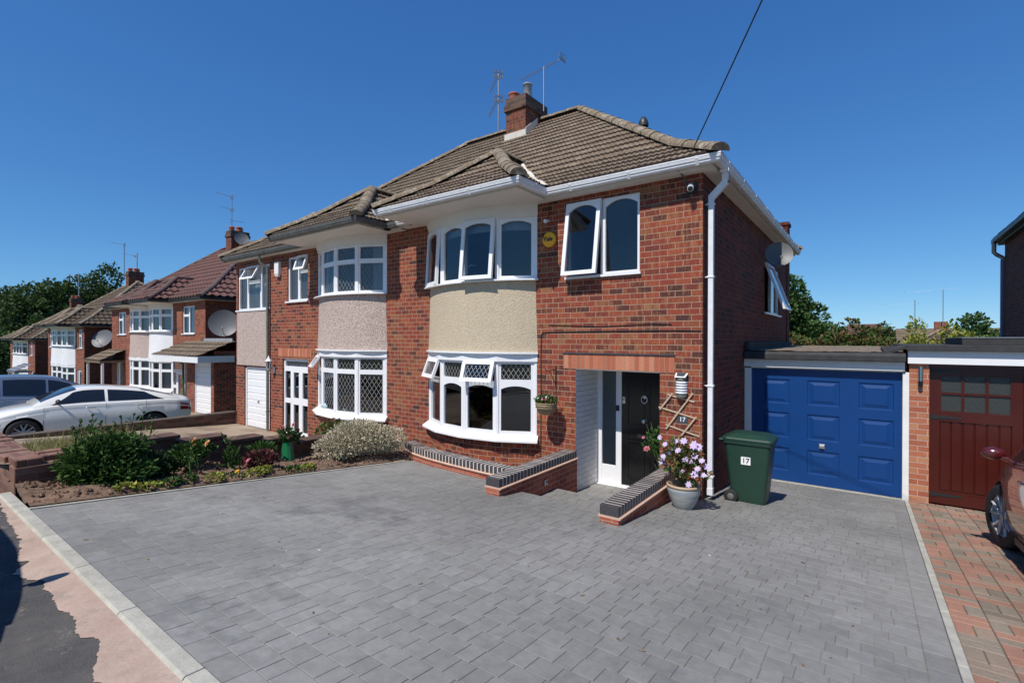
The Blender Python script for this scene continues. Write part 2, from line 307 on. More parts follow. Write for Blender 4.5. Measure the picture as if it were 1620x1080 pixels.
class MB:
    """collects faces in world (or local) metres; build() makes one mesh object with metric UVs"""
    def __init__(s, xf=None, flip=False):
        s.v = []; s.f = []; s.m = []; s.xf = xf; s.flip = flip; s.sm = []
    def add(s, vs, fs, mi=0, smooth=False):
        n = len(s.v)
        for p in vs:
            p = Vector(p); s.v.append(s.xf(p) if s.xf else p)
        for f in fs:
            f = [i + n for i in f]
            if s.flip: f.reverse()
            s.f.append(f); s.m.append(mi); s.sm.append(smooth)
    def quad(s, a, b, c, d, mi=0): s.add([a, b, c, d], [(0, 1, 2, 3)], mi)
    def poly(s, pts, mi=0): s.add(pts, [tuple(range(len(pts)))], mi)
    def box(s, x0, x1, y0, y1, z0, z1, mi=0):
        if x0 > x1: x0, x1 = x1, x0
        if y0 > y1: y0, y1 = y1, y0
        if z0 > z1: z0, z1 = z1, z0
        v = [(x0, y0, z0), (x1, y0, z0), (x1, y1, z0), (x0, y1, z0), (x0, y0, z1), (x1, y0, z1), (x1, y1, z1), (x0, y1, z1)]
        s.add(v, [(0, 3, 2, 1), (4, 5, 6, 7), (0, 1, 5, 4), (1, 2, 6, 5), (2, 3, 7, 6), (3, 0, 4, 7)], mi)
    def obox(s, o, u, v, w, mi=0):
        o, u, v, w = map(Vector, (o, u, v, w))
        if u.cross(v).dot(w) < 0: u, v = v, u
        P = [o, o + u, o + u + v, o + v]; P += [p + w for p in P]
        s.add(P, [(0, 3, 2, 1), (4, 5, 6, 7), (0, 1, 5, 4), (1, 2, 6, 5), (2, 3, 7, 6), (3, 0, 4, 7)], mi)
    def prism(s, poly, d, mi=0):
        """closed planar polygon extruded by vector d"""
        P = [Vector(p) for p in poly]; d = Vector(d); n = len(P)
        nn = Vector((0, 0, 0))
        for i in range(n): nn += P[i].cross(P[(i + 1) % n])
        if nn.dot(d) > 0: P.reverse()
        s.add(P + [p + d for p in P], [tuple(range(n)), tuple(range(2 * n - 1, n - 1, -1))] + [(i, i + n, (i + 1) % n + n, (i + 1) % n) for i in range(n)], mi)
    def tube(s, pts, r, n=8, mi=0, caps=True, smooth=True):
        P = [Vector(p) for p in pts]; rs = r if isinstance(r, (list, tuple)) else [r] * len(P)
        vs = []; prev = None
        for i, p in enumerate(P):
            t = ((P[min(i + 1, len(P) - 1)] - P[max(i - 1, 0)])).normalized()
            a = prev if prev is not None else (Vector((0, 0, 1)) if abs(t.z) < .9 else Vector((1, 0, 0)))
            e1 = (a - t * a.dot(t)).normalized(); e2 = t.cross(e1); prev = e1
            for k in range(n):
                th = 2 * math.pi * k / n; vs.append(p + (e1 * math.cos(th) + e2 * math.sin(th)) * rs[i])
        fs = [(i * n + k, i * n + (k + 1) % n, (i + 1) * n + (k + 1) % n, (i + 1) * n + k) for i in range(len(P) - 1) for k in range(n)]
        s.add(vs, fs, mi, smooth)
        if caps: s.add(vs[:n], [tuple(range(n - 1, -1, -1))], mi); s.add(vs[-n:], [tuple(range(n))], mi)
    def lathe(s, prof, c=(0, 0, 0), n=24, axis='Z', mi=0, smooth=True, arc=1.0):
        c = Vector(c); vs = []
        for r, z in prof:
            for k in range(n):
                th = 2 * math.pi * k / n * arc
                if axis == 'Z': vs.append(c + Vector((r * math.cos(th), r * math.sin(th), z)))
                elif axis == 'Y': vs.append(c + Vector((r * math.cos(th), -z, r * math.sin(th))))
                else: vs.append(c + Vector((z, r * math.cos(th), r * math.sin(th))))
        m = len(prof)
        s.add(vs, [(i * n + k, i * n + (k + 1) % n, (i + 1) * n + (k + 1) % n, (i + 1) * n + k) for i in range(m - 1) for k in range(n)], mi, smooth)
    def grid(s, G, mi=0, smooth=True):
        h = len(G); w_ = len(G[0]); vs = [p for r in G for p in r]
        s.add(vs, [(i * w_ + j, i * w_ + j + 1, (i + 1) * w_ + j + 1, (i + 1) * w_ + j) for i in range(h - 1) for j in range(w_ - 1)], mi, smooth)
    def sweep(s, path, prof, mi=0, caps=True):
        """path: plan polyline [(x,y,z)], prof: [(out, dz)] with outward = right of travel"""
        P = [Vector(p) for p in path]; n = len(P); rings = []
        for i in range(n):
            d0 = (P[i] - P[i - 1]).normalized() if i else (P[1] - P[0]).normalized()
            d1 = (P[i + 1] - P[i]).normalized() if i < n - 1 else d0
            n0 = Vector((d0.y, -d0.x, 0)).normalized(); n1 = Vector((d1.y, -d1.x, 0)).normalized()
            b = (n0 + n1); b = b / max(.2, b.dot(n0)) if b.length > 1e-4 else n0
            rings.append([P[i] + b * o + Vector((0, 0, z)) for o, z in prof])
        k = len(prof)
        vs = [p for r in rings for p in r]
        s.add(vs, [(i * k + j, i * k + (j + 1) % k, (i + 1) * k + (j + 1) % k, (i + 1) * k + j) for i in range(n - 1) for j in range(k)], mi)
        if caps: s.add(rings[0], [tuple(range(k - 1, -1, -1))], mi); s.add(rings[-1], [tuple(range(k))], mi)
    def build(s, name, mats, parent=None, bevel=0, label=None, fixn=False):
        if not isinstance(mats, (list, tuple)): mats = [mats]
        org = ORG.get(parent, Vector((0, 0, 0))) if parent else Vector((0, 0, 0))
        me = bpy.data.meshes.new(name)
        me.from_pydata([tuple(p - org) for p in s.v], [], s.f)
        for m in mats: me.materials.append(M[m] if isinstance(m, str) else m)
        me.polygons.foreach_set('material_index', s.m)
        me.polygons.foreach_set('use_smooth', s.sm)
        uvl = me.uv_layers.new(name='UVMap'); data = [0.0] * (2 * len(me.loops))
        for p in me.polygons:
            n = p.normal
            if abs(n.z) > .9: t = Vector((1, 0, 0)); b = Vector((0, 1, 0))
            else:
                t = Vector((0, 0, 1)).cross(n).normalized(); b = n.cross(t)
                if abs(t.x) > abs(t.y) and t.x < 0 or abs(t.y) >= abs(t.x) and t.y < 0: t = -t
            for li in p.loop_indices:
                q = s.v[me.loops[li].vertex_index]
                data[2 * li] = q.dot(t); data[2 * li + 1] = q.dot(b)
        uvl.data.foreach_set('uv', data)
        o = link(bpy.data.objects.new(name, me))
        if parent: o.parent = parent; ORG[o] = org
        if bevel:
            bm = o.modifiers.new('bevel', 'BEVEL'); bm.width = bevel; bm.segments = 2; bm.limit_method = 'ANGLE'; bm.angle_limit = R(40)
        if label: o['label'] = label
        return o

def wall_holes(mb, axis, c, a0, a1, z0, z1, holes, depth=.11, mi=0, rmi=0, out=-1, floor=True):
    """wall plane at y=c (axis 'Y') or x=c ('X'), holes (a,b,z,z) with reveals going inwards; out = sign of outward normal"""
    A = sorted({a0, a1} | {h[0] for h in holes} | {h[1] for h in holes}); Z = sorted({z0, z1} | {h[2] for h in holes} | {h[3] for h in holes})
    pt = (lambda a, z, d=0: (a, c - out * d, z)) if axis == 'Y' else (lambda a, z, d=0: (c - out * d, a, z))
    fl = (out > 0) if axis == 'Y' else (out < 0)
    def q(*p, mi_):
        p = list(p)
        if fl: p.reverse()
        mb.add(p, [(0, 1, 2, 3)], mi_)
    for i in range(len(A) - 1):
        for j in range(len(Z) - 1):
            ca, cz = (A[i] + A[i + 1]) / 2, (Z[j] + Z[j + 1]) / 2
            if A[i] < a0 - 1e-6 or A[i + 1] > a1 + 1e-6: continue
            if any(h[0] < ca < h[1] and h[2] < cz < h[3] for h in holes): continue
            q(pt(A[i], Z[j]), pt(A[i + 1], Z[j]), pt(A[i + 1], Z[j + 1]), pt(A[i], Z[j + 1]), mi_=mi)
    for h in holes:
        b0, b1, y0, y1 = h[:4]; d = h[4] if len(h) > 4 else depth; r = h[5] if len(h) > 5 else rmi
        q(pt(b0, y0), pt(b0, y1), pt(b0, y1, d), pt(b0, y0, d), mi_=r)
        q(pt(b1, y1), pt(b1, y0), pt(b1, y0, d), pt(b1, y1, d), mi_=r)
        q(pt(b0, y1), pt(b1, y1), pt(b1, y1, d), pt(b0, y1, d), mi_=r)
        q(pt(b1, y0), pt(b0, y0), pt(b0, y0, d), pt(b1, y0, d), mi_=r)

def loops(u0, u1, z0, z1, b, arch=0, n=8):
    a0, a1, b0, b1 = u0 + b, u1 - b, z0 + b, z1 - b
    if arch <= 0:
        return [(a0, b0), (a1, b0), (a1, b1), (a0, b1)], [(u0, z0), (u1, z0), (u1, z1), (u0, z1)]
    inner = [(a0, b0), (a1, b0)]; outer = [(u0, z0), (u1, z0)]
    for i in range(n + 1):
        t = 1 - i / n; u = a0 + (a1 - a0) * t; s_ = 2 * t - 1
        inner.append((u, b1 - arch * abs(s_) ** 2.2)); outer.append((u0 + (u1 - u0) * t, z1))
    return inner, outer

def frame_cell(mb, F, u0, u1, z0, z1, b, d0, d1, arch=0, mi=0):
    """frame ring from outward offset d1 (front) to d0 (back). F(u,z,d)->point"""
    I, O_ = loops(u0, u1, z0, z1, b, arch); n = len(I)
    vs = [F(u, z, d1) for u, z in O_] + [F(u, z, d1) for u, z in I] + [F(u, z, d0) for u, z in I] + [F(u, z, d0) for u, z in O_]
    fs = []
    for i in range(n):
        j = (i + 1) % n
        fs += [(i, j, n + j, n + i), (n + i, n + j, 2 * n + j, 2 * n + i), (3 * n + i, 3 * n + j, j, i), (3 * n + j, 3 * n + i, 2 * n + i, 2 * n + j)]
    mb.add(vs, fs, mi)
    return I
def add_leads(mb, F, u0, u1, z0, z1, d, sp=.14, ht=.2, w_=.006):
    k = ht / sp
    for sgn in (1, -1):
        c = -((u1 - u0) * k + ht)
        while c < (z1 - z0) + (u1 - u0) * k + ht:
            # line z = z0 + c + sgn*k*(u-u0)
            pts = []
            lo, hi = u0, u1
            if sgn > 0: lo = max(lo, u0 + (-c) / k); hi = min(hi, u0 + (z1 - z0 - c) / k)
            else: lo = max(lo, u0 + (c - (z1 - z0)) / k); hi = min(hi, u0 + c / k)
            if hi - lo > .01:
                za, zb = z0 + c + sgn * k * (lo - u0), z0 + c + sgn * k * (hi - u0)
                L = math.hypot(hi - lo, zb - za); nx, nz = -(zb - za) / L * w_ / 2, (hi - lo) / L * w_ / 2
                mb.add([F(lo - nx, za - nz, d), F(hi - nx, zb - nz, d), F(hi + nx, zb + nz, d), F(lo + nx, za + nz, d)], [(0, 1, 2, 3)])
            c += ht
def facet(P0, U, N, zc=0):
    P0, U, N = Vector(P0), Vector(U).normalized(), Vector(N).normalized()
    return lambda u, z, d: P0 + U * u + N * d + Vector((0, 0, z))
def hung(F, z1, ang, dd=.03):
    c, s_ = math.cos(R(ang)), math.sin(R(ang))
    return lambda u, z, d: F(u, z1 + (z - z1) * c + 0 * d - d * 0, dd + (z1 - z) * s_ + d)
def sidehung(F, uh, ang, dd=.03):
    c, s_ = math.cos(R(ang)), math.sin(R(ang))
    return lambda u, z, d: F(uh + (u - uh) * c, z, dd + abs(u - uh) * s_ + d)

def window(parent, Fs, name='window', fb=.05, depth=.06, mats=('upvc',), glass='glass', leads_mat='lead_came'):
    """Fs: list of (F, cells); cell = dict(u0,u1,z0,z1,arch,lead,open,b). one frame mesh + pane sub-parts"""
    mb = MB(); panes = []
    for F, cells in Fs:
        for c in cells:
            G = F; op = c.get('open'); b = c.get('b', fb)
            if op:
                # fixed rim then the swung sash
                frame_cell(mb, F, c['u0'], c['u1'], c['z0'], c['z1'], .022, -depth, 0)
                G = hung(F, c['z1'], op[1]) if op[0] == 'top' else sidehung(F, c['u0'] if op[0] == 'left' else c['u1'], op[1])
                I = frame_cell(mb, G, c['u0'] - .005, c['u1'] + .005, c['z0'] - .005, c['z1'], b + .012, -.02, .03, c.get('arch', 0))
            else:
                I = frame_cell(mb, F, c['u0'], c['u1'], c['z0'], c['z1'], b, -depth, c.get('proud', 0), c.get('arch', 0))
            panes.append((G, I, c, op))
    fr = mb.build(name, list(mats), parent)
    for G, I, c, op in panes:
        p = MB(); d = 0.0 if op else -.035
        p.add([G(u, z, d) for u, z in I], [tuple(range(len(I)))])
        po = p.build('pane', c.get('glass', glass), fr)
        if c.get('lead'):
            l = MB(); us = [q[0] for q in I]; zs = [q[1] for q in I]
            add_leads(l, G, min(us), max(us), min(zs), max(zs), d + .006, *(c['lead'] if isinstance(c['lead'], tuple) else ()))
            l.build('leading', c.get('leadmat', leads_mat), fr)
    return fr

def prof(d): return .62 * d if d < .8 else .496 + .808 * (d - .8)
def roof_face(mb, O, U, H, bounds, dmax, zf=prof, gauge=.235, du=.0225, roll=.105, amp=.014, step=.032, mi=0):
    O, U, H = Vector(O), Vector(U), Vector(H)
    rows = []; k = 0; d = 0
    while d < dmax - .02:
        d1 = min(dmax, d + gauge); rows.append((d, 0.0)) if k == 0 else None
        rows.append((d, step)); rows.append((d1, 0.0)); d = d1; k += 1
    ul0 = min(bounds(r[0])[0] for r in rows); ur0 = max(bounds(r[0])[1] for r in rows)
    n = max(2, int((ur0 - ul0) / du)); G = []
    jit = {}
    for ri, (d, off) in enumerate(rows):
        a, b = bounds(d); row = []
        for i in range(n + 1):
            u = min(max(ul0 + (ur0 - ul0) * i / n, a), max(a, b))
            ph = (u / roll) % 1
            wv = max(0, math.cos(2 * math.pi * (ph - .5))) ** .7 * amp
            key = (int(u / (roll * 2)), (ri + 1) // 2)
            if key not in jit: jit[key] = random.uniform(-.004, .005)
            row.append(O + U * u + H * d + Vector((0, 0, zf(d) + (off + wv + (jit[key] if off > 0 else 0)) * 1.15)))
        G.append(row)
    flip = U.cross(H).z < 0
    if flip: G = [list(reversed(r)) for r in G]
    f0 = len(mb.f); mb.grid(G, mi, smooth=False); w_ = len(G[0]) - 1
    for q_ in range(f0, len(mb.f)):
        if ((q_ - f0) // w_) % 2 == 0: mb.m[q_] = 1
def ridge_line(mb, pts, r=.12, seg=.42, lift=.02, mi=0):
    P = [Vector(p) for p in pts]
    for a, b in zip(P[:-1], P[1:]):
        L = (b - a).length; n = max(1, round(L / seg)); t = (b - a).normalized()
        e1 = t.cross(Vector((0, 0, 1))).normalized(); e2 = e1.cross(t)
        if e2.z < 0: e2 = -e2
        for i in range(n):
            p0 = a + t * (L * i / n); p1 = a + t * (L * (i + 1) / n + .02); ring = []
            rr = r * random.uniform(.96, 1.04)
            for p, q in ((p0, rr * 1.07), (p1, rr * .97)):
                ring.append([p + e1 * math.cos(th) * q + e2 * (math.sin(th) * q * .8 + lift - .03) for th in [math.pi * k / 8 for k in range(9)]])
            mb.grid(ring, mi, True)
            for rg, fl in ((ring[0], 0), (ring[1], 1)):
                mb.add(rg, [tuple(range(9)) if fl else tuple(range(8, -1, -1))], mi)

# ------------------------------------------------------------------ the setting
def gz(Y): return -0.1 * (Y - 6.97)          # fall of the drives towards the houses
def land_z(x, y):
    t = -0.42
    if x < -15: t -= (min(-x, 90) - 15) * .045
    if y > 10: t -= min(.6, (y - 10) * .04)
    if x > 4: t += (min(x, 60) - 4) * .02
    if y > 60 or x < -70: t -= 1
    # front gardens and street are higher
    if y < 7:
        f = min(1, (7 - y) / 6); t += .85 * f if x > -7.3 else .85 * f * max(.35, 1 - (-7.3 - x) / 14)
    return t - .12
mb = MB()
xs = [-600, -400, -300, -200, -150, -110, -90, -80, -70, -60, -52, -46, -40, -35, -30, -26, -22, -19, -16.9, -15.3, -14.2, -11.5, -9.5, -7.6, -7.4, -5, -2, 0, 2, 4, 7, 10, 14, 20, 30, 45, 60, 90, 130, 200, 300, 400, 600]
ys = [-600, -300, -150, -80, -40, -20, -12, -9, -6.5, -4, -2, 0, 1, 2, 3, 4, 5, 6, 7, 7.5, 9, 10, 12, 15, 18, 22, 26, 30, 40, 50, 61, 80, 110, 150, 220, 300, 400, 600]
mb.grid([[Vector((x, y, land_z(x, y))) for x in xs] for y in ys])
tag(mb.build('ground', 'land'), kind='structure')
# asphalt footway / road (falls away to the left past the drive)
def road_z(x, y):
    z = .60 - .03 * (1.0 - y if y < 1 else 0) * .5
    if x < -7.2: z -= (min(-x, 80) - 7.2) * (.085 if x > -18 else .06) - (0 if x > -18 else .025 * 10.8)
    return z
mb = MB()
xr = [-80, -60, -40, -30, -24, -20, -18, -15, -12, -10, -8.5, -7.3, -6, -4, -2, .5, 3, 6, 12, 25, 60]
yr = [-8, -6, -4, -2, -1, 0, .5, .93]
mb.grid([[Vector((x, y, road_z(x, y))) for x in xr] for y in yr])
tag(mb.build('pavement', 'asphalt'), kind='structure')
# ragged pink concrete haunching beside the kerb
mb = MB(); top = []; bot = []
x = -7.3; ph = random.Random(3)
ctrl = [(-7.3, .88), (-6.3, .87), (-5.76, .84), (-5.2, .80), (-4.93, .76), (-4.85, .80), (-4.69, .68), (-4.49, .74), (-4.35, .78), (-4.2, .76), (-3.86, .77), (-3.62, .78), (-3.41, .76), (-3.29, .80), (-3.14, .75), (-2.91, .68), (-2.82, .74), (-2.74, .62), (-2.5, .60), (-2.2, .62), (-1, .6), (.5, .58), (3.2, .6)]
i = 0; x = -7.3; wk = 0
while x < 3.1:
    while ctrl[i + 1][0] < x: i += 1
    a, b = ctrl[i], ctrl[i + 1]; t = (x - a[0]) / (b[0] - a[0])
    wk = wk * .86 + ph.uniform(-.011, .011); yb = a[1] + (b[1] - a[1]) * t + wk + ph.uniform(-.003, .003)
    top.append(Vector((x, .935, road_z(x, .93) + .006))); bot.append(Vector((x, yb, road_z(x, yb) + .005))); x += .018
mb.grid([bot, top], smooth=False)
tag(mb.build('concrete_strip', 'pink'), kind='structure')
# kerb stones along the front and the right side edging
mb = MB(); x = -7.15
while x < 3.2:
    L = .914; x1 = min(x + L, 3.2)
    z = .6
    P = [(x + .004, .93, .40), (x + .004, .93, z + .004), (x + .004, .945, z + .02), (x + .004, 1.03, z + .016), (x + .004, 1.035, .4)]
    mb.prism([Vector(p) for p in P], (x1 - x - .008, 0, 0)); x = x1
tag(mb.build('kerb', 'kerb', bevel=.004), kind='structure')
mb = MB(); y = 1.04
while y < 9.6:
    y1 = min(y + .914, 9.66)
    mb.prism([(.40, y + .004, gz(y) - .15), (.40, y + .004, gz(y) + .018), (.452, y + .004, gz(y) + .018), (.452, y + .004, gz(y) - .15)], (0, y1 - y - .008, gz(y1) - gz(y)))
    y = y1
tag(mb.build('drive_edging', 'kerb', bevel=.005), kind='structure')
mb = MB()
mb.prism([(-6.40, 1.04, gz(1.04) - .1), (-6.40, 1.04, gz(1.04) + .008), (-6.35, 1.04, gz(1.04) + .008), (-6.35, 1.04, gz(1.04) - .1)], (0, 4.7, -.47))
tag(mb.build('bed_edging', 'kerb'), kind='structure')

# block paved driveway: every block is real
def curve_y(x):            # front face of the curved low wall
    if x < -3.95:
        pts = [(-7.6, 6.9), (-7.2, 6.45), (-6.62, 5.90), (-6.0, 5.74), (-5.4, 5.66), (-4.6, 5.58), (-4.03, 5.58)]
        for a, b in zip(pts[:-1], pts[1:]):
            if a[0] <= x <= b[0]:
                return a[1] + (b[1] - a[1]) * (x - a[0]) / (b[0] - a[0])
        return 6.9
    return 9
def block(mb, x0, x1, y0, y1, zf, g=.0020, bv=.0022, h=.03, tilt=.0007):
    x0 += g; x1 -= g; y0 += g; y1 -= g
    if x1 - x0 < .02 or y1 - y0 < .02: return
    j = random.uniform(-tilt, tilt)
    b = [(x0, y0), (x1, y0), (x1, y1), (x0, y1)]; t = [(x0 + bv, y0 + bv), (x1 - bv, y0 + bv), (x1 - bv, y1 - bv), (x0 + bv, y1 - bv)]
    vs = [(x, y, zf(x, y) + j - h) for x, y in b] + [(x, y, zf(x, y) + j - bv * .7) for x, y in b] + [(x, y, zf(x, y) + j) for x, y in t]
    mb.add(vs, [(0, 1, 5, 4), (1, 2, 6, 5), (2, 3, 7, 6), (3, 0, 4, 7), (4, 5, 9, 8), (5, 6, 10, 9), (6, 7, 11, 10), (7, 4, 8, 11), (8, 9, 10, 11)])
rnd = random.Random(11)
mb = MB(); zf = lambda x, y: gz(y)
def inside_drive(x, y):
    if y > 9.72 or x < -6.34 or x > .40: return False
    if y > 6.90 and x < -1.90: return False
    if -4.0 < x < -2.2 and y > 5.35: return False
    if x < -3.9 and y > curve_y(x) + .05: return False
    return True
y = 1.04
rowi = 0
while y < 9.7:
    rh = .15; x = -6.345
    y1 = min(y + rh, 9.72)
    if y1 - y < .05: break
    while x < .25:
        L = rnd.choice([.11, .13, .155, .155, .19]) if y > 1.15 else .23; x1 = min(x + L, .255)
        if .255 - x1 < .07: x1 = .255
        # clip to the allowed area
        cx, cy = (x + x1) / 2, (y + y1) / 2
        if inside_drive(cx, cy): block(mb, x, x1, y, y1, zf)
        x = x1
    y = y1; rowi += 1
y = 1.04
while y < 9.68:
    L = rnd.choice([.19, .225, .225]); y1 = min(y + L, 9.72); block(mb, .255, .40, y, y1, zf); y = y1
# porch steps
def porch_blocks(y0, y1, zfun):
    y = y0
    while y < y1 - .03:
        yy = min(y + .15, y1); x = -3.80
        if y > 6.99: x = -3.83
        xe = -2.41 if y < 6.99 else -2.48
        while x < xe - .02:
            L = rnd.choice([.15, .19, .225]); x1 = min(x + L, xe)
            block(mb, x, x1, y, yy, zfun); x = x1
        y = yy
porch_blocks(5.35, 6.32, lambda x, y: -.015 - .01 * (y - 5.35))
porch_blocks(6.32, 7.80, lambda x, y: -.20 - .05 * (y - 6.32))
tag(mb.build('driveway', 'paver'), kind='structure')
mb = MB()          # jointing bed beneath
e = .0045
def slab(x0, x1, y0, y1): mb.box(x0, x1, y0, y1, -1, -.9) if False else mb.prism([(x0, y0, -1.0), (x0, y0, gz(y0) - e), (x1, y0, gz(y0) - e), (x1, y0, -1.0)], (0, 0, 0)) if False else mb.add(
    [(x0, y0, -.8), (x1, y0, -.8), (x1, y1, -.8), (x0, y1, -.8), (x0, y0, gz(y0) - e), (x1, y0, gz(y0) - e), (x1, y1, gz(y1) - e), (x0, y1, gz(y1) - e)],
    [(4, 5, 6, 7), (0, 1, 5, 4), (1, 2, 6, 5), (2, 3, 7, 6), (3, 0, 4, 7)])
slab(-6.36, .41, 1.03, 5.35); slab(-6.36, -3.90, 5.35, 6.96); slab(-2.32, .41, 5.35, 6.96); slab(-1.95, .41, 6.96, 9.76)
mb.box(-3.80, -2.42, 5.35, 6.32, -.8, -.035 - e); mb.box(-3.85, -2.46, 6.32, 7.9, -.8, -.284)
tag(mb.build('paving_bed', 'joint_grey'), kind='structure')
# drain channel before the blue garage
mb = MB(); mb.box(-1.80, .40, 9.69, 9.80, -.4, -.268)
for k in range(52):
    mb.box(-1.78 + k * .042, -1.78 + k * .042 + .02, 9.70, 9.745, -.268, -.258)
tag(mb.build('drain_channel', 'kerb'), 'pale concrete drainage channel with a slotted edge at the foot of the blue garage door', 'drain')
# red block drive of the right hand neighbour
mb = MB(); zf2 = lambda x, y: gz(y) + .0
for jr in range(42):
    y = 1.04 + .21 * jr; y1 = min(y + .21, 9.8); ym = min(y + .105, y1)
    for ic in range(15):
        x = .455 + .21 * ic
        if (ic + jr) % 2: block(mb, x, x + .21, y, ym, zf2, g=.003, bv=.005, tilt=.003); block(mb, x, x + .21, ym, y1, zf2, g=.003, bv=.005, tilt=.003)
        else: block(mb, x, x + .105, y, y1, zf2, g=.003, bv=.005, tilt=.003); block(mb, x + .105, x + .21, y, y1, zf2, g=.003, bv=.005, tilt=.003)
tag(mb.build('red_block_drive', 'paver_red'), kind='structure')
mb = MB(); x0, x1 = .45, 3.6
mb.add([(x0, 1.03, -.8), (x1, 1.03, -.8), (x1, 9.84, -.8), (x0, 9.84, -.8), (x0, 1.03, gz(1.03) - .010), (x1, 1.03, gz(1.03) - .010), (x1, 9.84, gz(9.84) - .010), (x0, 9.84, gz(9.84) - .010)],
       [(4, 5, 6, 7), (0, 1, 5, 4), (1, 2, 6, 5), (2, 3, 7, 6), (3, 0, 4, 7)])
tag(mb.build('red_drive_bed', 'bed_joint'), kind='structure')
# neighbour's stained concrete drive (twisting surface)
def ndz(x, y):
    fx = min(1, max(0, (-7.5 - x) / 7.8)); fy = min(1, max(0, (y - 1.0) / 5.9))
    near = .86 * (1 - fx) + .05 * fx
    s_ = fy if x < -9 else fy ** 1.0
    return near * (1 - s_) + (-.33) * s_
mb = MB(); mb.grid([[Vector((-15.3 + 7.85 * i / 16, 1.0 + 6.0 * j / 12, ndz(-15.3 + 7.85 * i / 16, 1.0 + 6.0 * j / 12))) for i in range(17)] for j in range(13)])
tag(mb.build('concrete_drive', 'concrete'), kind='structure')
mb = MB()
def h2z(x, y): return -.72 + .06 * (8.3 - y) + (.0 if x > -24 else 0)
mb.grid([[Vector((x, y, h2z(x, y) - (0 if x > -23 else (-23 - x) * .03))) for x in (-34, -30, -26, -23, -20, -17, -15.45)] for y in (1, 3, 5, 7, 8.3, 9)])
tag(mb.build('far_drive', 'concrete'), kind='structure')
# flower bed soil, with crumbs
mb = MB(); rs = random.Random(5); nx, ny = 22, 90
def bed_z(x, y): return gz(y) + .0 + (.05 * math.sin(7 * y) * math.sin(5 * x) + .02) * min(1, (-6.40 - x) / .2) + .03
G = []
for j in range(ny + 1):
    yy = 1.05 + (6.7 - 1.05) * j / ny
    G.append([Vector((-7.5 + 1.1 * i / nx, yy, bed_z(-7.5 + 1.1 * i / nx, yy) + (rs.uniform(-.012, .018) if i < nx else -.01))) for i in range(nx + 1)])
mb.grid(G, smooth=False)
tag(mb.build('soil', 'soil'), kind='structure')
mb = MB()
for k in range(2600):
    x, yy = rs.uniform(-7.45, -6.42), rs.uniform(1.1, 6.4); r = rs.choice([.006, .01, .014, .02, .028]) * rs.uniform(.7, 1.3)
    c = Vector((x, yy, bed_z(x, yy) + r * .4)); vs = [c + Vector((rs.uniform(.7, 1.2) * r * dx, rs.uniform(.7, 1.2) * r * dy, rs.uniform(.6, 1) * r * dz)) for dx, dy, dz in ((1, 0, 0), (0, 1, 0), (-1, 0, 0), (0, -1, 0), (0, 0, 1))]
    mb.add(vs, [(0, 1, 4), (1, 2, 4), (2, 3, 4), (3, 0, 4)])
tag(mb.build('soil_crumbs', 'clod'), kind='stuff')
mb = MB(); mb.grid([[Vector((x, y, ndz(x, y) + (max(0, .84 - ndz(x, y)) * max(0, min(1, (x + 8.9) / .35)) * max(0, min(1, (2.75 - y) / .4))))) for x in [-9.0 + 1.4 * i / 10 for i in range(11)]] for y in [1.3 + 1.5 * j / 10 for j in range(11)]])
tag(mb.build('grass_bank', 'soil'), kind='structure')
# rough grass strip at top of the old retaining wall
mb = MB(); rg = random.Random(8)
for k in range(9000):
    x, yy = rg.uniform(-8.85, -7.62), rg.uniform(1.32, 2.6)
    z = ndz(x, yy) + (max(0, .84 - ndz(x, yy)) * max(0, min(1, (x + 8.9) / .35)) * max(0, min(1, (2.75 - yy) / .4))); h = rg.uniform(.03, .10) if rg.random() < .93 else rg.uniform(.12, .24); a = rg.uniform(0, 6.28); dx, dy = math.cos(a) * .004, math.sin(a) * .004
    lx, ly = rg.uniform(-.5, .5) * h, rg.uniform(-.5, .5) * h
    mb.add([(x - dx, yy - dy, z), (x + dx, yy + dy, z), (x + lx, yy + ly, z + h)], [(0, 1, 2)])
tag(mb.build('rough_grass', 'grass'), kind='stuff')

# ------------------------------------------------------------------ houses
YF = 6.97
def arc_pts(xc, half, s, y0, n):
    Rr = (half * half + s * s) / (2 * s); th = math.asin(min(1, half / Rr)); 
    return [(xc + Rr * math.sin(-th + 2 * th * i / n), y0 - (Rr * math.cos(-th + 2 * th * i / n) - (Rr - s))) for i in range(n + 1)]

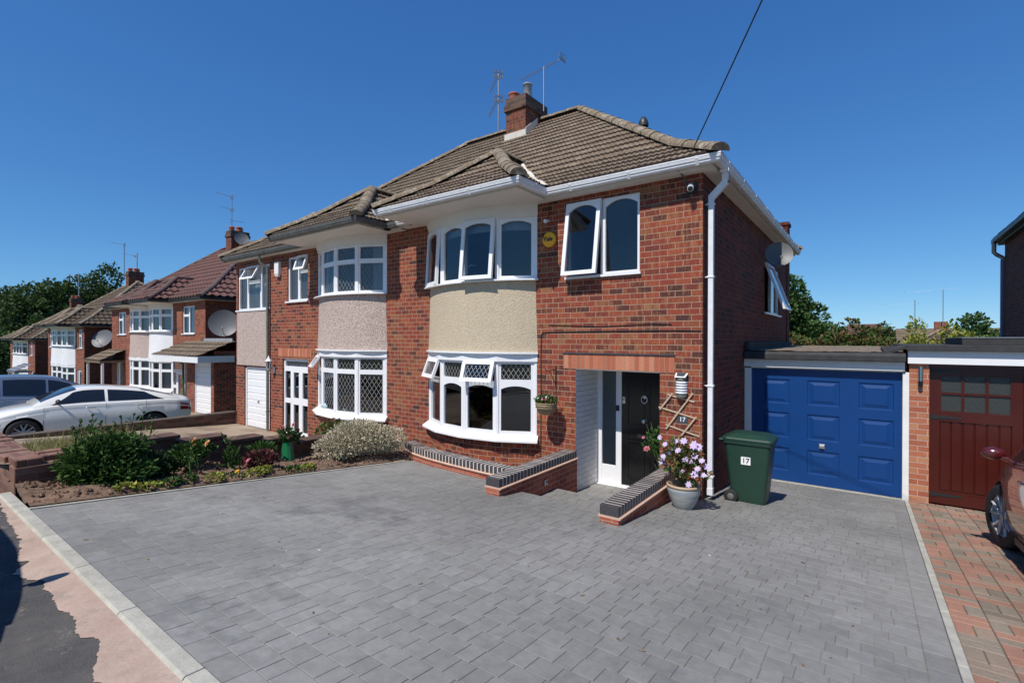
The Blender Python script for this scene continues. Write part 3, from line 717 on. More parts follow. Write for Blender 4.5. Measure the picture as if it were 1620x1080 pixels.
def bay(parent, xc, yf, z0, cfg, half=1.26, s=.40, X=None):
    """bow bay: 4 light windows above and below, render panel between, brick base"""
    A = arc_pts(xc, half, s, yf, 4)
    zs_lo, zh_lo, zs_up, zh_up = z0 + cfg.get('zl', .56), z0 + 1.83, z0 + 3.23, z0 + 4.28
    def facets():
        out = []
        for (x0, y0), (x1, y1) in zip(A[:-1], A[1:]):
            U = Vector((x1 - x0, y1 - y0, 0)); N = Vector((U.y, -U.x, 0)); out.append((facet((x0, y0, 0), U, N), U.length))
        return out
    fc = facets()
    for lvl, (za, zb, cells) in {'up': (zs_up, zh_up, cfg['up']), 'lo': (zs_lo, zh_lo, cfg['lo'])}.items():
        Fs = []
        for k, (F, L) in enumerate(fc):
            cl = []
            for c in cells[k]:
                c = dict(c); c['u0'] = .02 if c.get('u0') is None else c['u0']; c['u1'] = L - .02 if c.get('u1') is None else c['u1']
                c['z0'] = za + (zb - za) * c['f0']; c['z1'] = za + (zb - za) * c['f1']; cl.append(c)
            Fs.append((F, cl))
        fr = window(parent, Fs, 'bay_window', fb=cfg.get('fb', .055))
        for i, (x, y) in enumerate(A):
            mb = MB(); mb.tube([(x, y + .03, za), (x, y + .03, zb)], .045, 8, smooth=False); mb.build('mullion', 'upvc', fr)
        # curtains / blinds inside
        if cfg.get('curtain') and cfg['curtain'].get(lvl):
            cm = MB(); B = arc_pts(xc, half - .12, s, yf + .14, 60)
            for (a, b, t0, t1) in cfg['curtain'][lvl]:
                seg = [(x, y + .015 * math.sin(i * 2.2), 0) for i, (x, y) in enumerate(B) if a <= i / 60 <= b]
                cm.grid([[Vector((p[0], p[1], za + (zb - za) * t)) for p in seg] for t in (t0, t1)])
            cm.build('curtain', 'blind' if lvl == 'up' and cfg.get('blind') else 'curtain', fr)
        # sill
        mb = MB(); B = arc_pts(xc, half + .06, s + .0, yf, 4 if lvl == 'lo' else 12); dz = .11 if lvl == 'lo' else .035
        path = [(x, y, 0) for x, y in B]
        mb.sweep(path, [(-.14, za - dz), (.10 if lvl == 'lo' else .09, za - dz), (.10 if lvl == 'lo' else .09, za - dz + .025), (-.14, za)] if lvl == 'up' else [(-.14, za - dz), (.03, za - dz), (.12, za - dz - .0), (.12, za - dz + .03), (.0, za), (-.14, za)])
        mb.build('window_sill', 'upvc', parent)
    # render panel between the windows, flaring outwards to the foot
    mb = MB(); n = 28; rows = 10; G = []
    for j in range(rows + 1):
        t = j / rows; z = (zs_up - .035) * (1 - t) + (zh_lo + .14) * t; fl = .045 * t ** 1.6
        B = arc_pts(xc, half + .005 + fl, s + fl, yf, n)
        G.append([Vector((x, y, z)) for x, y in B])
    G.reverse(); mb.grid(G)
    mb.build('render_panel', cfg['panel'], parent)
    # fascia board over the lower window
    mb = MB(); B = arc_pts(xc, half + .045, s + .045, yf, 4)
    if cfg.get('fascia', True):
        mb.sweep([(x, y, 0) for x, y in B], [(-.1, zh_lo - .01), (.015, zh_lo - .01), (.015, zh_lo + .12), (-.1, zh_lo + .12)])
        B2 = arc_pts(xc, half + .05, s + .05, yf, 16)
        mb.sweep([(x, y, 0) for x, y in B2], [(-.1, zh_lo + .121), (.045, zh_lo + .121), (.045, zh_lo + .15), (-.1, zh_lo + .15)])
    else: mb.sweep([(x, y, 0) for x, y in B], [(-.1, zh_lo - .01), (.015, zh_lo - .01), (.015, zh_lo + .15), (-.1, zh_lo + .15)])
    mb.build('fascia_board', cfg.get('fmat', 'upvc'), parent)
    # head board under the soffit
    mb = MB(); B = arc_pts(xc, half + .04, s + .02, yf, 14)
    mb.sweep([(x, y, 0) for x, y in B], [(-.14, zh_up - .005), (-.01, zh_up - .005), (.06, z0 + 4.50), (-.14, z0 + 4.50)])
    mb.build('head_board', 'soffit', parent)
    # brick base
    mb = MB(); B = arc_pts(xc, half - .04, s - .04, yf, 14)
    mb.grid([[Vector((x, y, z)) for x, y in B] for z in (z0 - .9, zs_lo - .11)])
    mb.build('brick_base', 'brick', parent)

def half_house(name, label, xp, sgn, yf, z0, W, cfg):
    """xp party line, sgn +1 = house runs to +x. returns root"""
    ye = yf - .30; D = 4.33; yb = yf + 8.08
    root = thing(name, label, 'house', (xp, yf, z0 - .3), 'semi-detached houses along the street')
    X = lambda l: xp + sgn * l
    rng = lambda a, b: (min(X(a), X(b)), max(X(a), X(b)))
    far = cfg.get('far', False); bm_ = cfg.get('brick', 'brick')
    We = cfg.get('W2', W)                     # overall width incl. extension
    bx = X(cfg.get('bay', 1.94)); bh = 1.26
    # walls
    mb = MB()
    holes = [(bx - bh + .06, bx + bh - .06, z0 + .5, z0 + 1.84, .25), (bx - bh + .06, bx + bh - .06, z0 + 3.2, z0 + 4.3, .25)]
    for h in cfg['holes']:
        a, b = rng(h[0], h[1]); holes.append((a, b, z0 + h[2], z0 + h[3]) + tuple(h[4:]))
    a, b = rng(0, We)
    wall_holes(mb, 'Y', yf, a, b, z0 - 1.2, z0 + 4.52, holes, .11, 0, 0, -1)
    xo = X(We)
    sh = [(yf + h[0], yf + h[1], z0 + h[2], z0 + h[3]) for h in cfg.get('side', [])]
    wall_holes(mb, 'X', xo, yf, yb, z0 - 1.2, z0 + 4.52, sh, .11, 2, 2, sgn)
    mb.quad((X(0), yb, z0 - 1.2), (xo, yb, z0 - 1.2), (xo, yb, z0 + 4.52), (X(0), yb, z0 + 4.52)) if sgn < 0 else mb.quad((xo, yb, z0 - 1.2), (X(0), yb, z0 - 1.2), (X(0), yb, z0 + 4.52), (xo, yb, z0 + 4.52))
    mb.build('wall', [bm_, 'brick_white', 'brick_side_shade'], root)
    # interior
    mb = MB(); a, b = rng(.05, We - .12); py = yf + 3.2
    mb.box(a, b, yf + .26, py, z0 - .55, z0 - .50); mb.box(a, b, yf + .9 if cfg.get('porch') else yf + .26, py, z0 + 2.2, z0 + 2.4); mb.box(a, b, yf + .26, py, z0 + 4.49, z0 + 4.5)
    mb.box(a, b, py, py + .05, z0 - .5, z0 + 4.5); mb.box(X(0) - .04, X(0) + .04, yf + .2, py, z0 - .5, z0 + 4.5)
    mb.box(X(3.42) - .04, X(3.42) + .04, yf + .26, py, z0 - .5, z0 + 4.5)
    if cfg.get('W2'): mb.box(X(W - .38) - .04, X(W - .38) + .04, yf + .26, py, z0 - .3, z0 + 4.5)
    mb.build('room', 'room', root)
    # ---- roof
    zE = z0 + 4.62; mb = MB(); We2 = We + .28; Wm = W + .28; ridge = D
    q = dict() if not far else dict(gauge=.33, du=.05, roll=.30, amp=.045, step=.05)
    if cfg.get('fine'): q = dict(gauge=.225, du=.0175, roll=.088, step=.030, amp=.013)
    U = Vector((sgn, 0, 0)); H = Vector((0, 1, 0)); de = 2.1 if cfg.get('W2') else 99
    roof_face(mb, (xp, ye, zE), U, H, (lambda d: (0, max(0, (We2 if d < de else Wm) - d))), D, **q)
    mb2 = mb
    # hip face(s): runs along y from front to back
    roof_face(mb, (X(We2), ye, zE), (0, 1, 0), (-sgn, 0, 0), (lambda d: (d, (2 * D if We2 == Wm else 2 * de) - d)), D if We2 == Wm else de, **q)
    if We2 != Wm: roof_face(mb, (X(Wm), ye, zE), (0, 1, 0), (-sgn, 0, 0), (lambda d: (d, 2 * D - d)), D, **q)
    roof_face(mb, (xp, ye + 2 * D, zE), U, (0, -1, 0), (lambda d: (0, Wm - d)), D, gauge=.54, du=.3, amp=0)
    if We2 != Wm: roof_face(mb, (xp, ye + 2 * de, zE), U, (0, -1, 0), (lambda d: (Wm - .3, We2 - d)), de, gauge=.54, du=.3, amp=0)
    # bay roof: hipped projection
    byE = yf - 1.06; bxh = 1.655; zB = zE - .01; bx2 = bx
    ridge_back = ye + .8 + (prof(bxh) - .496) / .808 + .12
    roof_face(mb, (bx2 - bxh, byE, zB), (1, 0, 0), (0, 1, 0), (lambda d: (d, 2 * bxh - d)), bxh, **q)
    lenb = ridge_back - byE
    def sideb(d):
        # stop each course where it meets the main roof
        return (d, ye - byE + d + .05)
    roof_face(mb, (bx2 + bxh, byE, zB), (0, 1, 0), (-1, 0, 0), sideb, bxh, **q)
    roof_face(mb, (bx2 - bxh, byE, zB), (0, 1, 0), (1, 0, 0), sideb, bxh, **q)
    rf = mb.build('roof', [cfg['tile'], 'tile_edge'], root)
    # ridges
    zr = zE + prof(D)
    RL = lambda pts, **k: (lambda m: (ridge_line(m, pts, **k), m.build('ridge_tiles', cfg['ridge'], rf)))(MB())
    hip = lambda x0, d0, d1, yy=1: [(X(x0 - d), (ye + d) if yy > 0 else (ye + 2 * D - d), zE + prof(d) + .02) for d in (d0, .8, (d0 + d1) / 2 + .4, d1)]
    RL([(X(0), ye + D, zr + .03), (X(Wm - D), ye + D, zr + .03)])
    RL(hip(Wm if We2 == Wm else Wm, -.02 if We2 == Wm else 1.5, D)); RL(hip(Wm, 0, D, -1))
    if We2 != Wm: RL(hip(We2, -.02, de - .2))
    for s2 in (1, -1):
        RL([(bx + s2 * (bxh - d), byE + d, zB + prof(d) + .03) for d in (-.02, .8, bxh)], r=.125)
    RL([(bx, byE + bxh, zB + prof(bxh) + .03), (bx, ridge_back, zB + prof(bxh) + .03)], r=.11)
    pass
    # valleys
    vb = MB()
    for s2 in (1, -1):
        P = [Vector((bx + s2 * (bxh - d), ye + d - .02, zE + prof(d) + .035)) for d in (0, .2, .4, .6, .8, 1.1, 1.4, bxh)]
        for k, (a, b) in enumerate(zip(P[:-1], P[1:])):
            ww = .055 + .02 * math.sin(k * 2.1)
            vb.add([a + Vector((-ww, 0, 0)), a + Vector((0, -.01, .012)), a + Vector((ww, 0, 0)), b + Vector((-ww, 0, 0)), b + Vector((0, -.01, .012)), b + Vector((ww, 0, 0))], [(0, 1, 4, 3), (1, 2, 5, 4)], 0, True)
    vb.build('valley', cfg.get('valley', 'lead'), rf)
    # ---- soffit, fascia, gutter
    g = cfg['gutter']
    pathE = [(bx - bxh, ye + .02, 0), (bx - bxh, byE, 0), (bx + bxh, byE, 0), (bx + bxh, ye, 0)]
    main_r = [(bx + bxh, ye, 0), (X(We2), ye, 0), (X(We2), ye + 2 * D, 0)] if sgn > 0 else None
    mb = MB(); ft = .02
    if sgn > 0:
        path = pathE + main_r[1:]
        party = [(xp, ye, 0), (bx - bxh, ye, 0)]
    else:
        path = [(X(We2), ye + 2 * D, 0), (X(We2), ye, 0)] + pathE
        party = [(bx + bxh, ye, 0), (xp, ye, 0)]
    fasc = [(-.13, zE - .14), (-.105, zE - .14), (-.105, zE - .01), (-.13, zE - .01)]
    mb.sweep(path, fasc)
    if abs(party[0][0] - party[1][0]) > .1: mb.sweep(party, fasc)
    mb.build('fascia', cfg.get('fascia_m', 'soffit'), root)
    # soffit: underside faces
    mb = MB(); zs = zE - .142
    mb.add([(bx - bxh + .1, byE + .1, zs), (bx + bxh - .1, byE + .1, zs), (bx + bxh - .1, yf + .02, zs), (bx - bxh + .1, yf + .02, zs)], [(3, 2, 1, 0)])
    mb.add([(bx - bxh + .1, byE + .1, zs + .01), (bx + bxh - .1, byE + .1, zs + .01), (bx + bxh - .1, yf + .02, zs + .01), (bx - bxh + .1, yf + .02, zs + .01)], [(0, 1, 2, 3)])
    a, b = rng(0, We2 - .1)
    mb.add([(a, ye + .1, zs + .003), (b, ye + .1, zs + .003), (b, yf + .02, zs + .003), (a, yf + .02, zs + .003)], [(3, 2, 1, 0)])
    c, d = (X(We) - .02, X(We2) - .1) if sgn > 0 else (X(We2) + .1, X(We) + .02)
    mb.add([(c, ye + .1, zs + .005), (d, ye + .1, zs + .005), (d, yb + .2, zs + .005), (c, yb + .2, zs + .005)], [(3, 2, 1, 0)])
    mb.build('soffit', cfg.get('soffit_m', 'soffit'), root)
    gp = [(-.10, zE - .03), (-.098, zE - .09), (-.06, zE - .118), (-.012, zE - .118), (.006, zE - .098), (.006, zE - .075), (.020, zE - .068), (.026, zE - .045), (.020, zE - .038), (.030, zE - .030), (.030, zE - .012), (.016, zE - .010), (.006, zE - .03), (-.02, zE - .10), (-.06, zE - .105), (-.088, zE - .08)]
    mb = MB(); mb.sweep(path, gp)
    if abs(party[0][0] - party[1][0]) > .1: mb.sweep(party, gp)
    # union brackets
    for (p0, p1) in zip(path[:-1], path[1:]):
        p0, p1 = Vector(p0), Vector(p1); L = (p1 - p0).length; t = (p1 - p0).normalized(); nn = Vector((t.y, -t.x, 0))
        k = .45
        while k < L - .1:
            p = p0 + t * k
            mb.sweep([tuple(p - t * .022), tuple(p + t * .022)], [(o + (.006 if o > -.05 else 0), z_ - (.006 if z_ < zE - .1 else -.003)) for o, z_ in [gp[i] for i in (0, 1, 2, 3, 7, 10)]] + [(-.03, zE - .03)])
            k += .95
    mb.build('gutter', g, root)
    bay(root, bx, yf, z0, cfg)
    return root

C = lambda f0, f1, **k: dict(f0=f0, f1=f1, **k)
full = lambda **k: [C(0, 1, **k)]
# --- number 17, the right half
LS = (.085, .125)
cfg = dict(tile='tile', ridge='ridge', gutter='gutter', fine=True, porch=True, valley='cream_flash', panel='render_cream', zl=.57,
    holes=[(3.82, 5.04, 3.20, 4.38), (3.98, 5.35, -1.19, 1.725, .85, 1)], side=[(4.79, 6.86, 2.80, 3.88)],
    up=[[C(0, 1, arch=.06, open=('top', 3))], full(arch=.06), [C(0, 1, arch=.06, open=('top', 6.5), u0=.0)], full(arch=.06)],
    lo=[[C(0, .68), C(.70, 1, open=('top', 20), lead=LS)], [C(0, .70, arch=.055), C(.70, 1, lead=LS)], [C(0, .70, arch=.055), C(.70, 1, lead=LS, open=('top', 20))], [C(0, .70, arch=.055), C(.70, 1, lead=LS)]],
    blind=True, curtain=dict(up=[(0, 1, .82, 1)], lo=[(.0, .10, 0, .72)]))
h17 = half_house('semi_detached_house', 'red brick half with white gutters, cream rendered bay and a black front door', -7.82, 1, YF, 0, 5.94, cfg)
# arched pair of casements upstairs
F = facet((-4.0, YF + .03, 3.20), (1, 0, 0), (0, -1, 0))
window(h17, [(F, [dict(u0=.0, u1=.60, z0=0, z1=1.18, arch=.09, open=('top', 9)), dict(u0=.61, u1=1.22, z0=0, z1=1.18, arch=.09, b=.045)])])
mb = MB(); mb.box(-4.03, -2.75, YF - .045, YF + .05, 3.165, 3.20); mb.build('window_sill', 'upvc', h17)
F = facet((-1.91, YF + 4.79, 2.80), (0, 1, 0), (1, 0, 0))
window(h17, [(F, [dict(u0=0, u1=1.0, z0=0, z1=1.08, open=('top', 20)), dict(u0=1.01, u1=2.07, z0=0, z1=1.08)])])
mb = MB(); mb.box(-1.93, -1.835, YF + 4.76, YF + 6.89, 2.765, 2.80); mb.build('window_sill', 'upvc', h17)
# soldier course and drip over the porch opening
mb = MB(); mb.box(-4.07, -2.26, YF - .006, YF + .05, 1.728, 1.965); mb.build('lintel', 'brick_lintel', h17)
mb = MB(); mb.box(-4.08, -2.25, YF - .022, YF + .03, 1.968, 1.99); mb.build('drip_strip', 'brick_blue', h17)
mb = MB(); mb.box(-3.83, -2.48, YF - .002, YF + .85, 1.722, 1.73); mb.box(-3.84, -2.47, YF + .845, YF + .90, -.29, 1.73); mb.build('porch_lining', 'white_paint', h17)
# porch screen: side light and door
yd = YF + .84
mb = MB()
for x0, x1 in ((-3.84, -3.76), (-3.50, -3.40), (-2.53, -2.47)): mb.box(x0, x1, yd - .06, yd + .01, -.27, 1.725)
mb.box(-3.76, -3.50, yd - .055, yd + .008, -.27, .06); mb.box(-3.84, -2.47, yd - .062, yd + .008, 1.66, 1.722)
mb.box(-3.40, -2.53, yd - .10, yd, -.27, -.235)
mb.box(-3.85, -2.46, yd - .12, yd - .02, -.29, -.262)
fr = mb.build('door_frame', 'upvc', h17, bevel=.004)
mb = MB(); mb.quad((-3.76, yd - .02, .06), (-3.50, yd - .02, .06), (-3.50, yd - .02, 1.66), (-3.76, yd - .02, 1.66)); mb.build('pane', 'glass_obscure', fr)
mb = MB(); mb.box(-3.40, -2.53, yd - .045, yd, -.234, 1.658); 
for (x0, x1, z0_, z1_) in ((-3.30, -3.00, .78, 1.56), (-2.93, -2.63, .78, 1.56), (-3.30, -3.00, -.12, .52), (-2.93, -2.63, -.12, .52), (-3.30, -2.63, .56, .70)):
    frame_cell(mb, facet((0, yd - .045, 0), (1, 0, 0), (0, -1, 0)), x0, x1, z0_, z1_, .022, -.002, .012)
dr = mb.build('front_door', 'black', h17, bevel=.003)
mb = MB(); mb.lathe([(.035, 0), (.035, .012), (.02, .02), (0, .02)], (-3.0, yd - .045, 1.26), 16, 'Y')
mb.tube([Vector((-3.0 + .05 * math.cos(t), yd - .065, 1.22 + .06 * math.sin(t))) for t in [6.283 * k / 16 for k in range(17)]], .009, 8); mb.build('door_knocker', 'chrome', dr)
mb = MB(); mb.lathe([(.045, 0), (.045, .01), (.02, .014), (.035, .05), (.036, .06), (.02, .07), (0, .07)], (-3.0, yd - .045, .87), 18, 'Y'); mb.build('door_knob', 'chrome', dr)
mb = MB(); mb.box(-3.12, -2.86, yd - .062, yd - .045, .585, .65); mb.build('letter_plate', 'black_plastic', dr)
mb = MB(); mb.lathe([(.024, 0), (.024, .014), (0, .016)], (-3.36, yd - .045, 1.2), 14, 'Y'); mb.box(-3.385, -3.335, yd - .055, yd - .045, 1.13, 1.24); mb.build('lock', 'chrome', dr)
mb = MB(); mb.box(-3.49, -3.44, yd - .09, yd - .06, 1.0, 1.09); mb.build('doorbell', 'black_plastic', h17)
# downpipe (square) with swan neck
mb = MB()
def sqpipe(mb, pts, a=.033):
    mb.tube(pts, a * 1.3, 4, smooth=False)
def pipe_v(mb, x, y, z0, z1, a=.033): mb.box(x - a, x + a, y - a, y + a, z0, z1)
px, py = -1.80, YF + .12
pipe_v(mb, px, py, .06, 4.14)
mb.prism([(px - .034, py - .034, 4.12), (px + .034, py - .034, 4.12), (px + .215, py - .034, 4.30), (px + .215, py - .034, 4.36), (px + .15, py - .034, 4.36), (px - .034, py - .034, 4.18)], (0, .068, 0))
pipe_v(mb, px + .18, py, 4.31, 4.49, .035)
mb.box(px + .12, px + .24, py - .07, py + .07, 4.46, 4.50)
for z in (.30, 1.55, 3.05, 4.05): mb.box(px - .05, px + .045, py - .042, py + .042, z, z + .025); mb.box(px - .09, px - .03, py - .012, py + .012, z + .005, z + .02)
mb.box(px - .038, px + .038, py - .038, py + .038, .06, .16); mb.build('downpipe', 'gutter', h17, bevel=.004)
# rear soil pipe stack / brick pier and flue
mb = MB(); mb.box(-2.15, -1.86, 15.06, 15.5, -1, 5.30); mb.box(-2.18, -1.83, 15.03, 15.53, 5.30, 5.38); mb.build('brick_stack', 'brick_side_shade', h17)
mb = MB(); mb.tube([(-4.5, 11.5, 7.0), (-4.5, 11.5, 7.42)], .075, 12); mb.lathe([(.12, 7.36), (.12, 7.44), (.10, 7.5), (.05, 7.58), (0, 7.6)], (-4.5, 11.5, 0), 14); mb.build('flue', 'gutter_black', h17)
# chimney with oversailing courses
def chimney(root, xc, yc, zb, zt, w_, d_, flash=True, pots=((-.20, -.30, .22, 'terracotta'), (.2, -.25, .36, 'cowl'))):
    mb = MB(); mb.box(xc - w_ / 2, xc + w_ / 2, yc - d_ / 2, yc + d_ / 2, zb, zt - .34)
    ch = mb.build('chimney', 'brick_chimney', root)
    mb = MB(); a = .045
    mb.box(xc - w_ / 2 - a, xc + w_ / 2 + a, yc - d_ / 2 - a, yc + d_ / 2 + a, zt - .34, zt - .19); mb.box(xc - w_ / 2 - a * .3, xc + w_ / 2 + a * .3, yc - d_ / 2 - a * .3, yc + d_ / 2 + a * .3, zt - .19, zt)
    mb.build('chimney_cap', 'brick_old', ch)
    for dx, dy, h, k in pots:
        mb = MB(); c = (xc + dx, yc + dy, zt - .02)
        if k == 'terracotta': mb.lathe([(.15, 0), (.135, h * .75), (.15, h * .8), (.15, h * .95), (.12, h), (.09, h), (.09, .05)], c, 18)
        else: mb.lathe([(.11, 0), (.11, h * .9), (.13, h * .93), (.13, h), (.02, h * 1.02)], c, 16)
        mb.build('chimney_pot', 'terracotta' if k == 'terracotta' else 'lead', ch)
    return ch
ch = chimney(h17, -7.42, 10.75, 7.1, 8.44, .62, 1.0)
mb = MB(); y0 = 10.75 - .5
mb.prism([(-7.76, y0 - .03, 7.36), (-7.08, y0 - .03, 7.36), (-7.08, y0 - .03, 7.52), (-7.76, y0 - .03, 7.52)], (0, .028, 0))
mb.prism([(-7.09, y0 - .03, 7.36), (-7.09, y0 + .5, 7.80), (-7.09, y0 + .5, 7.98), (-7.09, y0 - .03, 7.55)], (.018, 0, 0))
mb.build('flashing', 'cream_flash', ch)

# --- left half with the two storey garage extension
LD = (.105, .155)
wl = lambda **k: [C(0, .66, lead=LD, **k), C(.66, 1, lead=LD)]
cfg = dict(tile='tile_old', ridge='ridge', gutter='gutter_grey', fascia_m='soffit', panel='pebbledash', W2=7.50, valley='cream_flash', fb=.05,
    holes=[(3.69, 4.66, 3.20, 4.36), (3.69, 4.90, -1.19, 1.70, .10), (5.57, 7.41, 3.05, 4.30), (5.57, 7.00, -1.19, 1.42, .14)],
    up=[wl(), wl(), wl(), wl()],
    lo=[[C(0, .74, lead=LD), C(.74, 1, lead=LD, open=('top', 35))], [C(0, .74, lead=LD), C(.74, 1, lead=LD)], [C(0, .74, lead=LD), C(.74, 1, lead=LD)], [C(0, .74, lead=LD), C(.74, 1, lead=LD)]],
    curtain=dict(up=[(0, .28, 0, 1), (.86, 1, 0, 1)], lo=[(.0, .06, 0, 1), (.94, 1, 0, 1)]))
hl = half_house('semi_detached_house', 'red brick half with pinkish pebbledash bay and white garage door under an upper room', -7.82, -1, YF, -.02, 5.94, cfg)
def flatwin(parent, x0, x1, z0, z1, cells, y=YF + .04, sill=True, lead=None, cur=True):
    F = facet((x0, y, z0), (1, 0, 0), (0, -1, 0)); fr = window(parent, [(F, cells)])
    if sill: mb = MB(); mb.box(x0 - .04, x1 + .04, y - .09, y + .02, z0 - .035, z0); mb.build('window_sill', 'upvc', parent)
    if cur:
        mb = MB(); n = 40; mb.grid([[Vector((x0 + (x1 - x0) * i / n, y + .18 + .02 * math.sin(i * 1.9), z)) for i in range(n + 1)] for z in (z0, z1)]); mb.build('curtain', 'curtain', fr)
flatwin(hl, -12.48, -11.51, 3.18, 4.34, [dict(u0=0, u1=.5, z0=0, z1=1.16, lead=LD), dict(u0=.5, u1=.97, z0=0, z1=.76, lead=LD), dict(u0=.5, u1=.97, z0=.77, z1=1.16, lead=LD, open=('top', 18))])
flatwin(hl, -15.23, -13.39, 3.03, 4.28, [dict(u0=0, u1=.55, z0=0, z1=1.25, lead=LD), dict(u0=.55, u1=1.3, z0=0, z1=.80, lead=LD), dict(u0=.55, u1=1.3, z0=.82, z1=1.25, lead=LD, open=('top', 28)), dict(u0=1.3, u1=1.84, z0=0, z1=1.25, lead=LD)])
mb = MB(); mb.box(-15.20, -13.42, YF - .03, YF + .05, 1.44, 2.99); mb.build('pebbledash_panel', 'pebbledash', hl)
# garage door (horizontal ribs) and porch doors
def ribbed_door(parent, x0, x1, z0, z1, y, n=9, name='garage_door', mat='upvc'):
    mb = MB(); mb.box(x0, x1, y, y + .04, z0, z1)
    h = (z1 - z0) / n
    for k in range(n): mb.prism([(x0 + .05, y, z0 + k * h + .012), (x0 + .05, y - .018, z0 + k * h + .03), (x0 + .05, y - .018, z0 + (k + 1) * h - .012), (x0 + .05, y, z0 + (k + 1) * h)], (x1 - x0 - .1, 0, 0))
    for a, b in ((x0, x0 + .05), (x1 - .05, x1)): mb.box(a, b, y - .05, y, z0, z1)
    mb.box(x0, x1, y - .05, y, z1 - .04, z1)
    o = mb.build(name, mat, parent); return o
gd = ribbed_door(hl, -14.82, -13.39, -.36, 1.40, YF + .09)
mb = MB(); mb.box(-14.15, -14.08, YF + .05, YF + .075, .38, .44); mb.build('handle', 'chrome', gd)
F = facet((-12.72, YF + .05, -.31), (1, 0, 0), (0, -1, 0))
window(hl, [(F, [dict(u0=0, u1=.38, z0=0, z1=.88, b=.06), dict(u0=0, u1=.38, z0=.88, z1=1.72, b=.06), dict(u0=.38, u1=.80, z0=0, z1=.88, b=.085), dict(u0=.38, u1=.80, z0=.88, z1=1.72, b=.085), dict(u0=.80, u1=1.21, z0=0, z1=.88, b=.085), dict(u0=.80, u1=1.21, z0=.88, z1=1.72, b=.085), dict(u0=0, u1=1.21, z0=1.72, z1=1.99, b=.07, lead=LD)])], name='porch_doors')
mb = MB(); mb.box(-12.95, -11.35, YF - .006, YF + .05, 1.732, 1.955); mb.build('lintel', 'brick_lintel', hl)
mb = MB(); px = -13.36
mb.tube([(px, YF - .07, -.30), (px, YF - .07, 4.05), (px, YF - .09, 4.15), (px - .12, YF - .22, 4.28), (px - .13, YF - .25, 4.46)], .037, 10)
for z in (.2, 1.6, 3.0): mb.tube([(px, YF - .07, z), (px, YF - .07, z + .04)], .046, 10)
mb.build('downpipe', 'gutter_grey', hl)
mb = MB(); mb.box(-12.99, -12.78, YF - .09, YF, 3.93, 4.26); mb.prism([(-12.99, YF - .09, 3.93), (-12.78, YF - .09, 3.93), (-12.82, YF - .07, 3.86), (-12.95, YF - .07, 3.86)], (0, .07, 0))
tag(mb.build('alarm_box', 'white_paint', bevel=.01), 'plain white alarm box high on the brick between two upstairs windows', 'alarm box')

# --- houses further down the street
def simple_cfg(panel, tile='tile_far', ridge='ridge', W=5.94, win=(3.64, 4.90), **k):
    w2 = [C(0, .68), C(.68, 1)]
    d = dict(far=True, tile=tile, ridge=ridge, gutter='gutter_black', fascia_m='white_paint', panel=panel, fascia=False, fmat='white_paint', valley='gutter_black' if tile == 'tile_red' else 'tile_far',
             bay=1.30, holes=[(win[0], win[1], 3.10, 4.30), (W - 1.75, W - .65, -1.19, 1.7, .1)], up=[w2] * 4, lo=[w2] * 4, fb=.06,
             curtain=dict(up=[(0, .2, 0, 1), (.4, .55, 0, 1), (.8, 1, 0, 1)], lo=[(0, .3, 0, 1), (.6, 1, 0, 1)]))
    d.update(k); return d
def far_extras(root, xp, sgn, yf, z0, W, win):
    X = lambda l: xp + sgn * l
    a, b = sorted((X(win[0]), X(win[1]))); q = (b - a) / 2
    flatwin(root, a, b, z0 + 3.10, z0 + 4.30, [dict(u0=0, u1=q, z0=0, z1=.80), dict(u0=0, u1=q, z0=.80, z1=1.20), dict(u0=q, u1=2 * q, z0=0, z1=1.20)], y=yf + .04)
    a, b = sorted((X(W - 1.75), X(W - .65)))
    F = facet((a, yf + .05, z0 - .5), (1, 0, 0), (0, -1, 0)); window(root, [(F, [dict(u0=0, u1=.35, z0=0, z1=2.2, b=.07), dict(u0=.35, u1=1.1, z0=0, z1=2.2, b=.12)])], name='front_door')
specs = [(-28.2, 8.9, -.68, 'render_white', 'pebbledash', 'tile_red', 'ridge_red', 'second pair', 'maroon tiled roof'),
         (-44.9, 9.1, -1.52, 'render_white', 'render_white', 'tile_far', 'ridge', 'third pair', 'brown tiled roof'),
         (-65.6, 10.2, -2.45, 'render_white', 'render_white', 'tile_far', 'ridge', 'fourth pair', 'brown tiled roof')]
labs = {(0, 1): 'maroon roofed half with a white rendered bay and lean-to porch beside its white garage door',
        (0, -1): 'maroon roofed half with a pinkish pebbledash bay, joined to the white bay',
        (1, 1): 'brown roofed half with a white bay and a round dish on its side wall',
        (1, -1): 'brown roofed left half of the pair with two adjoining white bays',
        (2, 1): 'farthest visible half with a white bay and narrow upstairs window beside it',
        (2, -1): 'left half of the farthest pair, at the very edge beside the dark trees'}
for k, (xp, yf, z0, p1, p2, tl, rd, *_r) in enumerate(specs):
    W_, win_ = ((5.94, (3.64, 4.90)), (4.6, (3.3, 4.2)), (5.4, (3.5, 4.4)))[k]
    for sgn, pn in ((1, p1), (-1, p2)):
        o = half_house('semi_detached_house', labs[(k, sgn)], xp, sgn, yf, z0, W_, simple_cfg(pn, tl, rd, W=W_, win=win_))
        far_extras(o, xp, sgn, yf, z0, W_, win_)
        if sgn > 0: chimney(o, xp, yf + 4.0, z0 + 7.0, z0 + 8.75, .62, .95, pots=((-.15, -.25, .3, 'terracotta'), (-.15, .2, .3, 'terracotta'), (.15, 0, .28, 'terracotta')))
        if k == 0 and sgn > 0: h2 = o
        if k == 1 and sgn > 0: h3 = o
